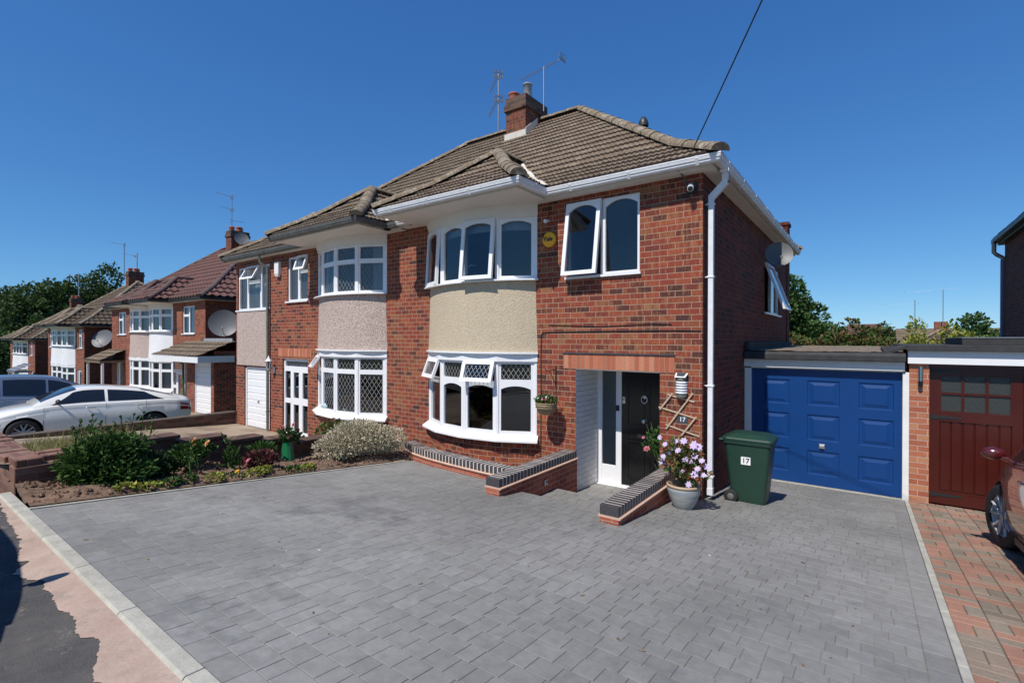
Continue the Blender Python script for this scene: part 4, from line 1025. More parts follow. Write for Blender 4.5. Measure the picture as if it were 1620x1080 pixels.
# lean-to garage and porch on the second pair
lt = thing('lean_to_garage', 'brick lean-to garage with mossy tiled roof and narrow white ribbed door, beside the far porch', 'garage', (-21.5, 8.2, -.8))
mb = MB(); y0 = 8.25
wall_holes(mb, 'Y', y0, -22.3, -19.9, -1.5, 1.45, [(-21.65, -20.15, -1.4, 1.35, .1)], .1)
wall_holes(mb, 'X', -19.9, y0, 13, -1.5, 1.75, [], .1, out=1)
wall_holes(mb, 'X', -22.3, y0, 9, -1.5, 1.5, [], .1, out=-1)
mb.quad((-19.9, 13, -1.5), (-22.3, 13, -1.5), (-22.3, 13, 1.7), (-19.9, 13, 1.7))
mb.build('wall', 'brick', lt)
ribbed_door(lt, -21.65, -20.15, -.72, 1.30, y0 + .08, 10)
mb = MB(); roof_face(mb, (-24.1, 7.6, 1.55), (1, 0, 0), (0, 1, 0), lambda d: (0, 4.4), 1.32, zf=lambda d: .42 * d, gauge=.33, du=.06, roll=.3, amp=.02, step=.03)
roof_face(mb, (-22.2, 8.9, 2.05), (1, 0, 0), (0, 1, 0), lambda d: (0, 2.5), 4.3, zf=lambda d: .02 * d, gauge=.5, du=.1, amp=.0, step=.02); mb.build('roof', ['tile_old', 'tile_edge'], lt)
mb = MB(); mb.box(-24.1, -19.7, 7.62, 7.66, 1.32, 1.54); mb.box(-19.74, -19.70, 7.66, 8.9, 1.32, 1.56); mb.build('fascia', 'white_paint', lt)
mb = MB(); mb.box(-22.3, -19.8, 8.86, 8.90, 2.05, 2.22); mb.build('flashing', 'lead', lt)
mb = MB(); mb.tube([(-22.45, 7.75, 1.4), (-22.45, 8.15, 1.2), (-22.45, 8.2, -.7)], .04, 8); mb.build('downpipe', 'pot_green', lt)
mb = MB(); F = facet((-23.9, 8.3, -.75), (1, 0, 0), (0, -1, 0)); window(lt, [(F, [dict(u0=0, u1=.42, z0=0, z1=.95, b=.06), dict(u0=0, u1=.42, z0=.95, z1=1.6, b=.06), dict(u0=.42, u1=1.25, z0=0, z1=1.6, b=.13), dict(u0=0, u1=1.25, z0=1.62, z1=2.1, b=.05)])], name='porch_door')
# small canopy porch on the pebbledash half and the third pair
for nm, lab, x0, x1, yy, zz in (('porch_canopy', 'dark tiled canopy over a flowery doorway left of the pinkish pebbledash bay', -34.6, -31.9, 8.9, -.68), ('porch_canopy', 'pale flat canopy beside the white bay of the farthest pair', -60.9, -57.6, 9.6, -2.3)):
    rt = thing(nm, lab, 'porch', (x0, yy, zz))
    mb = MB(); roof_face(mb, (x0, yy - 1.1, zz + 1.75), (1, 0, 0), (0, 1, 0), lambda d: (0, x1 - x0), 1.1, zf=lambda d: .5 * d, gauge=.33, du=.1, roll=.3, amp=.02, step=.03); mb.box(x0, x1, yy - 1.08, yy, zz + 1.62, zz + 1.74); mb.build('roof', ['tile_old' if x0 > -40 else 'alu', 'tile_edge'], rt)
    for x in (x0 + .1, x1 - .1): mb = MB(); mb.box(x - .05, x + .05, yy - 1.0, yy - .9, zz - .6, zz + 1.62); mb.build('post', 'white_paint', rt)
# neighbour house at the right edge
rt = thing('detached_house', 'dark brick house side wall with black eaves and grey downpipe at the right edge', 'house', (2.80, 10, 0))
mb = MB(); mb.box(2.80, 9, 10.2, 18.15, -1, 4.78); mb.build('wall', 'brick_side_shade', rt)
mb = MB(); D2 = 4.2; roof_face(mb, (2.60, 9.95, 4.92), (0, 1, 0), (1, 0, 0), lambda d: (d, 8.4 - d), D2, gauge=.3, du=.1, amp=.01)
roof_face(mb, (2.60, 18.35, 4.92), (1, 0, 0), (0, -1, 0), lambda d: (d, 9), D2, gauge=.5, du=.3, amp=.0); roof_face(mb, (2.60, 9.95, 4.92), (1, 0, 0), (0, 1, 0), lambda d: (d, 9), D2, gauge=.5, du=.3, amp=.0); mb.build('roof', ['tile_old', 'tile_edge'], rt)
mb = MB(); mb.box(2.68, 2.72, 9.98, 18.3, 4.74, 4.90); mb.box(2.56, 2.68, 9.95, 18.35, 4.80, 4.90); mb.box(2.7, 2.82, 9.98, 18.3, 4.74, 4.76); mb.build('gutter', 'gutter_black', rt)
mb = MB(); mb.tube([(2.60, 18.2, 4.88), (2.60, 18.2, 4.55), (2.66, 18.2, 4.48), (2.78, 18.25, 4.40), (2.80, 18.25, 4.3)], .05, 10); mb.build('swan_neck', 'alu', rt)
mb = MB(); mb.tube([(2.78, 18.25, 4.35), (2.78, 18.25, 1.6)], .05, 10); mb.build('downpipe', plain('mauve grey pipe', (.20, .18, .26), .5), rt)

flatwin(rt, 4.4, 6.6, .75, 2.1, [dict(u0=0, u1=.7, z0=0, z1=1.35), dict(u0=.7, u1=1.5, z0=0, z1=1.35), dict(u0=1.5, u1=2.2, z0=0, z1=1.35)], y=10.18)
flatwin(rt, 4.6, 6.4, 3.3, 4.45, [dict(u0=0, u1=.9, z0=0, z1=1.15), dict(u0=.9, u1=1.8, z0=0, z1=1.15)], y=10.18)

# ------------------------------------------------------------------ garages
gb = thing('garage', 'blue panelled single garage with white frame and gravel flat roof', 'garage', (-.7, 9.75, -.28))
mb = MB(); mb.box(-1.88, -1.80, 9.80, 15.5, -1, 1.84); mb.box(.36, .43, 9.85, 15.5, -1, 1.84); mb.box(-1.8, .36, 15.3, 15.5, -1, 1.84); mb.build('wall', 'brick', gb)
mb = MB(); mb.box(-1.875, -1.77, 9.70, 9.80, -.27, 1.70); mb.box(.375, .455, 9.70, 9.80, -.27, 1.70); mb.box(-1.77, .375, 9.72, 9.80, 1.70, 1.725)
mb.build('door_frame', 'white_paint', gb, bevel=.004)
mb = MB(); mb.box(-1.875, .40, 9.66, 9.82, 1.725, 1.86); mb.build('fascia', 'white_paint', gb)
mb = MB(); mb.prism([(-1.86, 9.56, 1.865), (-1.86, 15.6, 1.93), (-1.86, 15.6, 2.04), (-1.86, 9.60, 2.0), (-1.86, 9.56, 1.95)], (2.27, 0, 0))
mb.box(-1.87, -1.80, 9.7, 15.5, 2.01, 2.16); mb.build('roof_edge', 'felt', gb, bevel=.01)
mb = MB(); mb.grid([[Vector((x, y, 2.008 + .0067 * (y - 9.6) + .012 * random.random())) for x in [-1.80 + 2.18 * i / 30 for i in range(31)]] for y in [9.63 + 5.9 * j / 50 for j in range(51)]]); mb.build('roof_gravel', 'gravelroof', gb)
# panelled door
mb = MB(); x0, x1, z0, z1 = -1.765, .37, -.262, 1.695; yq = 9.775
def panel(mb, a, b, c, d, y):
    L = [((a, c), 0), ((a + .018, c + .018), .014), ((a + .05, c + .05), .014), ((a + .10, c + .085), -.012)]
    rings = []
    for k, (ins, dep) in enumerate(((0, 0), (.010, .014), (.040, .014), (.095, .001))):
        rings.append([(a + ins, y + dep, c + ins * .85), (b - ins, y + dep, c + ins * .85), (b - ins, y + dep, d - ins * .85), (a + ins, y + dep, d - ins * .85)])
    vs = [p for r in rings for p in r]; fs = [(i * 4 + j, i * 4 + (j + 1) % 4, (i + 1) * 4 + (j + 1) % 4, (i + 1) * 4 + j) for i in range(3) for j in range(4)] + [(12, 13, 14, 15)]
    mb.add(vs, fs)
cols = [(-1.61, -1.17), (-.90, -.44), (-.18, .27)]; rows = [(-.08, .32), (.50, .93), (1.09, 1.51)]
wall_holes(mb, 'Y', yq, x0, x1, z0, z1, [(a, b, c, d, .0001) for a, b in cols for c, d in rows], .0001)
for a, b in cols:
    for c, d in rows: panel(mb, a, b, c, d, yq)
for xx in (-1.03, -.31): mb.box(xx - .006, xx + .006, yq - .003, yq, z0, z1)
mb.box(x0, x1, yq + .02, yq + .04, z0, z1)
gdoor = mb.build('garage_door', 'blue', gb)
mb = MB(); mb.box(-.73, -.64, yq - .012, yq, .37, .45); mb.tube([(-.685, yq - .01, .41), (-.685, yq - .04, .41)], .012); mb.box(-.72, -.65, yq - .05, yq - .035, .395, .425); mb.build('handle', 'chrome', gdoor, bevel=.004)
# maroon garage
gr = thing('garage', 'maroon boarded timber garage doors with six small panes under a white fascia', 'garage', (1.6, 9.8, -.28))
mb = MB(); mb.box(.455, .69, 9.70, 9.95, -.8, 1.84); mb.box(.455, .60, 9.95, 15.5, -.8, 1.84); mb.box(2.75, 2.79, 9.7, 15.5, -.8, 1.84); mb.box(.60, 2.75, 15.3, 15.5, -.8, 2.05); mb.build('wall', 'brick_pier', gr)
mb = MB(); mb.box(.69, 2.75, 9.74, 9.86, 1.80, 1.846); mb.build('door_head', 'maroon', gr)
mb = MB(); mb.box(.435, 3.2, 9.64, 9.72, 1.845, 2.045); mb.build('fascia', 'upvc', gr)
mb = MB(); mb.box(.40, 3.2, 9.60, 15.6, 2.05, 2.12); mb.prism([(.40, 9.60, 2.12), (.40, 9.9, 2.12), (.10, 9.9, 2.10), (.15, 9.62, 2.02)], (0, 0, -.06)); mb.box(1.25, 2.2, 11.5, 14, 2.12, 2.24); mb.box(.42, 3.2, 9.56, 9.62, 2.04, 2.13); mb.build('roof', 'felt', gr, bevel=.008)
mb = MB(); mb.box(1.24, 2.21, 11.49, 14.01, 2.24, 2.255); mb.build('rooflight_kerb', 'alu', gr)
yq = 9.83
def leaf_door(x0, x1, win=True):
    mb = MB(); z0, z1 = -.265, 1.80
    mb.box(x0, x1, yq + .015, yq + .045, z0, z1)
    mb.box(x0, x0 + .13, yq - .012, yq + .015, z0, z1); mb.box(x1 - .11, x1, yq - .012, yq + .015, z0, z1); mb.box(x0 + .13, x1 - .11, yq - .012, yq + .015, 1.68, z1)
    mb.box(x0 + .13, x1 - .11, yq - .012, yq + .015, .98, 1.12); mb.box(x0 + .13, x1 - .11, yq - .014, yq + .015, z0, z0 + .16)
    n = 6; wd = (x1 - x0 - .24) / n
    for k in range(n): mb.prism([(x0 + .13 + k * wd + .004, yq + .015, -.05), (x0 + .13 + k * wd + .012, yq + .003, -.05), (x0 + .13 + (k + 1) * wd - .012, yq + .003, -.05), (x0 + .13 + (k + 1) * wd - .004, yq + .015, -.05)], (0, 0, 1.03))
    o = mb.build('door', 'maroon', gr)
    F = facet((0, yq + .0, 0), (1, 0, 0), (0, -1, 0)); cs = (x1 - x0 - .24) / 3
    window(o, [(F, [dict(u0=x0 + .13 + k * cs, u1=x0 + .13 + (k + 1) * cs, z0=a, z1=b, b=.016, glass='ripple') for k in range(3) for a, b in ((1.12, 1.40), (1.40, 1.68))])], name='window_bars', mats=('maroon',), depth=.02) if False else None
    mb = MB()
    for k in range(3):
        for a, b in ((1.12, 1.40), (1.40, 1.68)): frame_cell(mb, F, x0 + .13 + k * cs, x0 + .13 + (k + 1) * cs, a, b, .016, -.012, .010)
    mb.build('glazing_bars', 'maroon', o)
    mb = MB()
    for k in range(3):
        for a, b in ((1.12, 1.40), (1.40, 1.68)):
            u0, u1 = x0 + .145 + k * cs, x0 + .115 + (k + 1) * cs; mb.quad((u0, yq + .008, a + .014), (u1, yq + .008, a + .014), (u1, yq + .008, b - .014), (u0, yq + .008, b - .014))
    mb.build('pane', 'ripple', o)
    mb = MB()
    for z in (1.74, 1.04, -.13): mb.prism([(x0 + .01, yq - .02, z - .035), (x0 + .38, yq - .02, z - .012), (x0 + .38, yq - .02, z + .012), (x0 + .01, yq - .02, z + .035)], (0, .008, 0)); mb.tube([(x0 + .01, yq - .022, z - .05), (x0 + .01, yq - .022, z + .05)], .012, 8)
    mb.build('hinge', 'black_plastic', o)
leaf_door(.69, 1.71); leaf_door(1.715, 2.74)

# ------------------------------------------------------------------ low walls
def capped(name, label, path, top, width, zb, step=.078, caps=True):
    """path: centreline plan points; soldier brick cap on edge"""
    root = thing(name, label, 'wall', (path[0][0], path[0][1], zb))
    P = [Vector((p[0], p[1], 0)) for p in path]
    mb = MB(); h = width / 2; z_ = 0
    mb.sweep([tuple(p) for p in P], [(-h, zb), (h, zb), (h, top - .135), (-h, top - .135)]); mb.build('brickwork', 'brick_new', root)
    mb = MB(); mb.sweep([tuple(p) for p in P], [(-h - .02, top - .134), (h + .02, top - .134), (h + .025, top - .118), (h + .004, top - .108), (-h - .004, top - .108), (-h - .025, top - .118)]); mb.build('creasing_tile', 'mortar_peach', root)
    mb = MB(); P2 = [Vector(p) for p in P]; P2[0] = P[0] + (P[1] - P[0]).normalized() * .02; P2[-1] = P[-1] - (P[-1] - P[-2]).normalized() * .02
    mb.sweep([tuple(p) for p in P2], [(-h + .003, top - .107), (h - .003, top - .107), (h - .002, top - .0015), (-h + .002, top - .0015)]); mb.build('mortar_joints', 'mortar', root)
    # bricks
    L = [0]
    for a, b in zip(P[:-1], P[1:]): L.append(L[-1] + (b - a).length)
    def at(s_):
        for i in range(len(P) - 1):
            if s_ <= L[i + 1] or i == len(P) - 2: t = (s_ - L[i]) / (L[i + 1] - L[i]); return P[i] + (P[i + 1] - P[i]) * t
    mb = MB(); s_ = 0
    while s_ + step <= L[-1] + .01:
        a, b = at(s_ + (.0085 if s_ > 0 else 0)), at(s_ + step - .0085); t = (b - a).normalized(); n = Vector((t.y, -t.x, 0)); j = random.uniform(-.001, .002)
        mb.obox(a - n * h + Vector((0, 0, top - .107)), b - a, n * (2 * h), Vector((0, 0, .107 + j))); s_ += step
    mb.build('brick_cap', 'brick_blue', root, bevel=.003)
    return root
w1 = capped('low_wall', 'straight low brick wall with dark capping on the left side of the front steps', [(-3.92, 4.93), (-3.92, 6.965)], .42, .22, -.6)
w2 = capped('low_wall', 'straight low brick wall with dark capping beside the blue glazed plant pot', [(-2.29, 4.90), (-2.29, 6.965)], .40, .22, -.6)
cp = [(-6.78, 6.12), (-6.62, 6.02), (-6.3, 5.90), (-6.0, 5.83), (-5.7, 5.785), (-5.4, 5.75), (-5.0, 5.715), (-4.6, 5.69), (-4.04, 5.68)]
w3 = capped('low_wall', 'curved low brick wall with dark capping below the cream bay', cp, .355, .20, -.4)
def wall_light(x, y, z, nx, ny, label):
    r = thing('wall_light', label, 'wall light', (x, y, z), 'small lights on the low walls')
    n = Vector((nx, ny, 0)); t = Vector((-ny, nx, 0)); mb = MB(); mb.obox(Vector((x, y, z)) - t * .04, t * .08, n * .035, Vector((0, 0, .075))); mb.build('housing', 'alu', r, bevel=.006)
    mb = MB(); mb.obox(Vector((x, y, z + .045)) - t * .034 + n * .0352, t * .068, n * .003, Vector((0, 0, .022))); mb.build('solar_panel', 'slate', r)
wall_light(-6.42, 5.83, .06, -.3, -.95, 'tiny grey light on the curved wall, near the variegated shrub')
wall_light(-4.35, 5.585, .06, 0, -1, 'tiny grey light on the curved wall, close to the steps')
wall_light(-3.808, 6.0, .10, 1, 0, 'tiny grey light on the shaded face of the wall down the steps')
# retaining wall of the neighbouring drive, stepped, and its front pier
rw = thing('retaining_wall', 'old stepped brick retaining wall behind the flower bed with loose coping slabs', 'wall', (-7.45, 1.2, .5))
steps = [(1.52, 2.05, .93), (2.05, 2.62, .93), (2.62, 3.2, .84), (3.2, 3.72, .75), (3.72, 4.32, .67), (4.32, 4.9, .56), (4.9, 5.5, .47), (5.5, 6.3, .38)]
mb = MB(); mc = MB()
for y0, y1, t in steps:
    mb.box(-7.62, -7.44, y0, y1, -.3, t - .05)
    if y0 > 1.9: mc.box(-7.66, -7.37, y0 + .01, y1 + .03, t - .048, t)
mb.build('brickwork', 'brick_old', rw); mc.build('coping', 'brick_old', rw, bevel=.008)
fw = thing('front_wall', 'crumbling old brick garden wall and pier beside the pavement at the left edge', 'wall', (-7.5, 1.1, .4))
mb = MB()
mb.box(-7.66, -7.20, 1.06, 1.53, -.1, .84)
mb.box(-12, -7.66, 1.06, 1.30, -.5, .80)
mb.build('brickwork', 'brick_front', fw, bevel=.01)
mb = MB(); rr = random.Random(2)
for k in range(3):
    for j in range(2):
        x, y = -7.66 + .155 * k, 1.07 + .23 * j
        if k == 2 and j == 1: continue
        mb.obox((x, y, .842), (.145, rr.uniform(-.01, .01), 0), (rr.uniform(-.01, .01), .215, 0), (0, 0, rr.uniform(.06, .085)))
x = -12
while x < -7.68: mb.obox((x, 1.04, .802), (.2, 0, rr.uniform(-.01, .01)), (0, .27, 0), (0, 0, rr.uniform(.07, .1))); x += .21
mb.build('loose_bricks', 'brick_front', fw, bevel=.014)
bw = thing('boundary_wall', 'long low dark brick wall with flat coping beside the white car', 'wall', (-15.4, 4, -.3))
mb = MB(); mb.box(-15.50, -15.32, 1.35, 6.96, -1, -.01); mb.build('brickwork', 'brick_old', bw)
mb = MB(); mb.box(-15.54, -15.28, 1.33, 6.96, -.008, .045); mb.build('coping', plain('dark coping', (.11, .085, .065), .9, var=.3, vs=5, bmp=.5), bw, bevel=.008)

# ------------------------------------------------------------------ wall mounted things on number 17
def text_obj(body, loc, size, mat, parent=None, rot=(R(90), 0, 0), ext=.002, name='lettering', bold=0):
    cu = bpy.data.curves.new(name, 'FONT'); cu.body = body; cu.size = size; cu.extrude = ext; cu.align_x = 'CENTER'; cu.align_y = 'CENTER'; cu.offset = bold
    o = bpy.data.objects.new(name + '_c', cu); link(o); bpy.context.view_layer.update()
    me = bpy.data.meshes.new_from_object(o.evaluated_get(bpy.context.evaluated_depsgraph_get())); bpy.data.objects.remove(o)
    me.materials.clear(); me.materials.append(M[mat]); q = link(bpy.data.objects.new(name, me))
    org = ORG.get(parent, Vector((0, 0, 0)))
    q.location = Vector(loc) - org; q.rotation_euler = rot
    if parent: q.parent = parent
    return q
r = thing('alarm_box', 'round yellow alarm box with black lettering on the brick beside the cream bay', 'alarm box', (-4.33, YF, 3.85))
mb = MB(); mb.lathe([(.118, -.01), (.125, .02), (.122, .045), (.10, .06), (0, .065)], (-4.33, YF, 3.85), 28, 'Y'); mb.build('cover', 'yellow', r)
text_obj('Yale', (-4.335, YF - .067, 3.855), .105, 'black_ink', r, bold=.0025)
r = thing('floodlight', 'tiny white sensor light under the eaves above the yellow alarm box', 'sensor light', (-4.36, YF, 4.16))
mb = MB(); mb.tube([(-4.36, YF, 4.17), (-4.36, YF - .07, 4.16)], .022, 10); mb.lathe([(0, 0), (.03, .01), (.032, .05), (.02, .07), (0, .07)], (-4.37, YF - .05, 4.15), 12, 'Y'); mb.build('housing', 'upvc', r)
mb = MB(); mb.tube([(-4.36, YF - .01, 4.18), (-4.34, YF - .008, 4.5)], .005, 5); mb.build('cable', 'cable', r)
r = thing('security_camera', 'small dark dome camera with white collar under the eaves at the house corner', 'security camera', (-2.0, YF, 4.27))
mb = MB(); mb.box(-2.09, -1.95, YF - .03, YF, 4.22, 4.36); mb.tube([(-2.02, YF - .02, 4.30), (-2.02, YF - .10, 4.28)], .02, 8); mb.build('bracket', 'black_plastic', r)
mb = MB(); mb.tube([(-2.03, YF - .05, 4.31), (-2.0, YF - .17, 4.24)], .042, 14); mb.build('housing', 'upvc', r)
mb = MB(); mb.tube([(-2.0, YF - .168, 4.242), (-1.997, YF - .182, 4.232)], .033, 14); mb.build('lens', 'window_dark', r)
mb = MB()
mb.tube([(-2.78, YF - .008, 4.44), (-2.72, YF - .008, 4.43), (-2.715, YF - .008, 4.15), (-2.68, YF - .008, 4.13), (-2.3, YF - .008, 4.135), (-2.05, YF - .008, 4.16), (-2.0, YF - .02, 4.24)], .006, 6)
mb.tube([(-2.15, YF - .2, 4.5), (-2.13, YF - .03, 4.46), (-2.12, YF - .012, 4.38), (-2.05, YF - .02, 4.3)], .010, 6)
tag(mb.build('camera_cable', 'gutter_grey'), 'thin grey cable looping from the upstairs window to the dome camera', 'cable')
mb = MB(); 
mb.tube([(-4.50, YF - .01, .1), (-4.50, YF - .01, 2.26), (-4.47, YF - .01, 2.31), (-4.3, YF - .01, 2.32), (-3.2, YF - .01, 2.33), (-2.2, YF - .01, 2.33), (-1.9, YF - .01, 2.32)], .008, 6)
mb.tube([(-4.35, YF - .01, 2.44), (-3.4, YF - .01, 2.40), (-2.6, YF - .01, 2.43), (-2.3, YF - .01, 2.42)], .005, 6)
tag(mb.build('wall_cable', 'cable'), 'thin dark cable running across the brick above the porch and down beside the cream bay', 'cable')
r = thing('wall_lamp', 'small steel tube lamp on the brick pier between the two garages', 'wall lamp', (.58, 9.70, 1.6))
mb = MB(); mb.tube([(.585, 9.65, 1.58), (.585, 9.65, 1.80)], .032, 14); mb.box(.565, .605, 9.66, 9.70, 1.62, 1.72); mb.build('housing', 'chrome', r)
mb = MB(); mb.tube([(.585, 9.65, 1.50), (.585, 9.65, 1.58)], .029, 14); mb.build('shade', 'window_dark', r)
r = thing('wall_lantern', 'white carriage lantern on the brick between the white garage door and porch doors', 'wall lamp', (-13.15, YF, 1.4))
mb = MB(); mb.box(-13.17, -13.09, YF - .02, YF, 1.28, 1.44); mb.tube([(-13.13, YF - .02, 1.33), (-13.13, YF - .12, 1.30), (-13.13, YF - .16, 1.36)], .012, 6); mb.lathe([(.09, 1.60), (.03, 1.68), (.012, 1.74), (0, 1.75)], (-13.13, YF - .16, 0), 6, smooth=False); mb.lathe([(0, 1.36), (.04, 1.38), (.05, 1.40)], (-13.13, YF - .16, 0), 6, smooth=False)
for k in range(6): a_ = 6.2832 * k / 6; mb.tube([(-13.13 + .05 * math.cos(a_), YF - .16 + .05 * math.sin(a_), 1.40), (-13.13 + .085 * math.cos(a_), YF - .16 + .085 * math.sin(a_), 1.60)], .006, 4)
mb.build('frame', 'upvc', r)
mb = MB(); mb.lathe([(.045, 1.40), (.08, 1.60)], (-13.13, YF - .16, 0), 6, smooth=False); mb.build('glass', 'glass', r)
# number plaque
r = thing('number_plaque', 'dark slate house number plate behind the trellis', 'house number', (-2.17, YF, 1.09))
mb = MB(); mb.box(-2.225, -2.065, YF - .007, YF, 1.03, 1.13); mb.build('plate', 'slate', r, bevel=.002)
text_obj('17', (-2.145, YF - .009, 1.08), .088, 'white_ink', r, bold=.001)
# solar wall lamp
r = thing('wall_lamp', 'slatted steel and white solar lamp on the brick pier above the trellis', 'wall lamp', (-2.14, YF, 1.6))
xc = -2.15
mb = MB(); mb.box(xc - .065, xc + .065, YF - .03, YF, 1.42, 1.74); mb.lathe([(.072, 1.40), (.072, 1.44)], (xc, YF - .03, 0), 20); mb.lathe([(0, 1.40), (.072, 1.40)], (xc, YF - .03, 0), 20); mb.lathe([(.072, 1.63), (.072, 1.68), (0, 1.68)], (xc, YF - .03, 0), 20)
for k in (-1.1, 1.1): mb.tube([(xc + .073 * math.sin(k), YF - .03 - .073 * math.cos(k), 1.42), (xc + .073 * math.sin(k), YF - .03 - .073 * math.cos(k), 1.66)], .006, 6)
mb.build('housing', 'gutter_grey', r)
mb = MB()
for k in range(5): mb.lathe([(.066, 1.445 + .036 * k), (.080, 1.448 + .036 * k), (.080, 1.470 + .036 * k), (.066, 1.474 + .036 * k)], (xc, YF - .03, 0), 20)
mb.build('diffuser', 'lightglass', r)
mb = MB(); mb.prism([(xc - .075, YF - .108, 1.685), (xc + .075, YF - .108, 1.685), (xc + .085, YF - .01, 1.735), (xc - .085, YF - .01, 1.735)], (0, -.004, -.012)); mb.build('lid', 'upvc', r, bevel=.004)
mb = MB(); mb.prism([(xc - .05, YF - .10, 1.692), (xc + .05, YF - .10, 1.692), (xc + .06, YF - .035, 1.726), (xc - .06, YF - .035, 1.726)], (0, -.003, .004)); mb.build('solar_panel', 'slate', r)
# trellis
r = thing('trellis', 'expanding diamond trellis of pale timber laths on the brick pier', 'trellis', (-2.2, YF, .7))
def lath(p, q, d):
    a, b = Vector((p[0], YF - d, p[1])), Vector((q[0], YF - d, q[1])); t = (b - a).normalized(); n = Vector((-t.z, 0, t.x)) * .011
    mb = MB(); mb.obox(a - n, b - a, n * 2, (0, -.008, 0)); mb.build('lath', 'wood', r)
for p, q in (((-2.35, 1.42), (-1.98, 1.34)), ((-2.48, 1.23), (-1.94, 1.11)), ((-2.38, .99), (-1.91, .87)), ((-2.29, .75), (-2.08, .62))): lath(p, q, .010)
for p, q in (((-2.46, 1.20), (-2.28, 1.44)), ((-2.37, .93), (-2.0, 1.46)), ((-2.27, .70), (-1.95, 1.14)), ((-2.03, .62), (-1.91, .74))): lath(p, q, .020)
# hanging basket on a bracket
r = thing('hanging_basket_bracket', 'black wrought iron bracket fixed to the brick beside the cream bay', 'bracket', (-4.21, YF, 1.6))
mb = MB(); bx_ = -4.21
mb.box(bx_ - .012, bx_ + .012, YF - .008, YF, 1.42, 1.76); mb.tube([(bx_, YF - .01, 1.70), (bx_, YF - .31, 1.70), (bx_, YF - .33, 1.73)], .007, 6); mb.tube([(bx_, YF - .01, 1.47), (bx_, YF - .22, 1.70)], .006, 6); mb.build('iron_frame', 'black_plastic', r)
r = thing('hanging_basket', 'small wicker hanging basket with pink and white flowers, hung beside the cream bay', 'hanging basket', (-4.21, 6.67, 1.15))
hb = Vector((-4.21, 6.67, 1.12))
mb = MB(); mb.lathe([(.0, -.13), (.07, -.125), (.13, -.08), (.165, 0), (.175, .07), (.165, .07), (.15, .03)], hb, 22)
for k in range(3): mb.lathe([(.16 + .006 * k, -.02 + .035 * k), (.178 + .003 * k, -.01 + .035 * k), (.17, .0 + .035 * k)], hb, 22)
mb.build('basket', 'wicker', r)
mb = MB()
for k in range(3): mb.tube([hb + Vector((.16 * math.cos(2.1 * k + .4), .16 * math.sin(2.1 * k + .4), .07)), hb + Vector((0, 0, .58))], .0025, 5)
mb.build('chain', 'cable', r)

# ------------------------------------------------------------------ plants
def leaf_quad(mb, c, d, n, L, W, mi=0):
    """bent leaf: base c, direction d, normal n"""
    s_ = d.cross(n)
    if s_.length < 1e-4: s_ = Vector((1, 0, 0))
    s_ = s_.normalized() * W / 2; m = c + d * L * .5 + n * L * .08; e = c + d * L - n * L * .10
    mb.add([c, m - s_, e, m + s_], [(0, 1, 2, 3)], mi)
def rv(rg): 
    while True:
        v = Vector((rg.uniform(-1, 1), rg.uniform(-1, 1), rg.uniform(-1, 1)))
        if .05 < v.length < 1: return v
def crown(mb, rg, blobs, n, L, W, mi=0, shell=.55, up=.3, droop=0):
    """leaves scattered through ellipsoid blobs (c, (rx,ry,rz))"""
    vol = [b[1][0] * b[1][1] * b[1][2] for b in blobs]; tot = sum(vol)
    for (c, r), v in zip(blobs, vol):
        c = Vector(c)
        for k in range(int(n * v / tot)):
            d = rv(rg).normalized(); t = rg.uniform(shell, 1.0) ** .6 * rg.uniform(.86, 1.06)
            p = c + Vector((d.x * r[0] * t, d.y * r[1] * t, d.z * r[2] * t))
            dd = (d + rv(rg) * .9 + Vector((0, 0, up - droop))).normalized(); nn = (rv(rg) + d * .6 + Vector((0, 0, .5))).normalized()
            s_ = rg.uniform(.7, 1.3); leaf_quad(mb, p, dd, nn, L * s_, W * s_, mi)
def flower(mb, c, rg, r, petals=6, layers=1, face=None, mi=0):
    f = (face or Vector((rg.uniform(-.4, .2), -1, rg.uniform(.3, 1)))).normalized(); a = f.orthogonal().normalized(); b = f.cross(a)
    for l in range(layers):
        for k in range(petals):
            th = 6.283 * (k + .5 * l) / petals + rg.uniform(-.1, .1); d = (a * math.cos(th) + b * math.sin(th)); d = (d * (1 - .25 * l) + f * (.25 + .35 * l)).normalized()
            leaf_quad(mb, Vector(c), d, f, r * (1 - .15 * l), r * .62 if layers == 1 else r * .9, mi)
def stems(mb, rg, base, tips, r=.006, bow=.1):
    for t in tips:
        b = Vector(base) + Vector((rg.uniform(-.04, .04), rg.uniform(-.04, .04), 0)); t = Vector(t); m = (b + t) / 2 + Vector((rg.uniform(-bow, bow), rg.uniform(-bow, bow), rg.uniform(0, bow)))
        mb.tube([b, m, t], [r, r * .8, r * .45], 5)
# basket flowers
rg = random.Random(21)
mb = MB(); crown(mb, rg, [(hb + Vector((0, 0, .10)), (.16, .16, .07))], 420, .05, .025); mb.build('leaves', 'leaf', r)
for k in range(12): a = rg.uniform(0, 6.28); q = rg.uniform(.04, .17); mb = MB(); flower(mb, hb + Vector((q * math.cos(a), q * math.sin(a), .15 + rg.uniform(-.03, .03))), rg, .022, 5); mb.build('bloom', 'petal_white' if k % 3 else 'petal_pink', r)
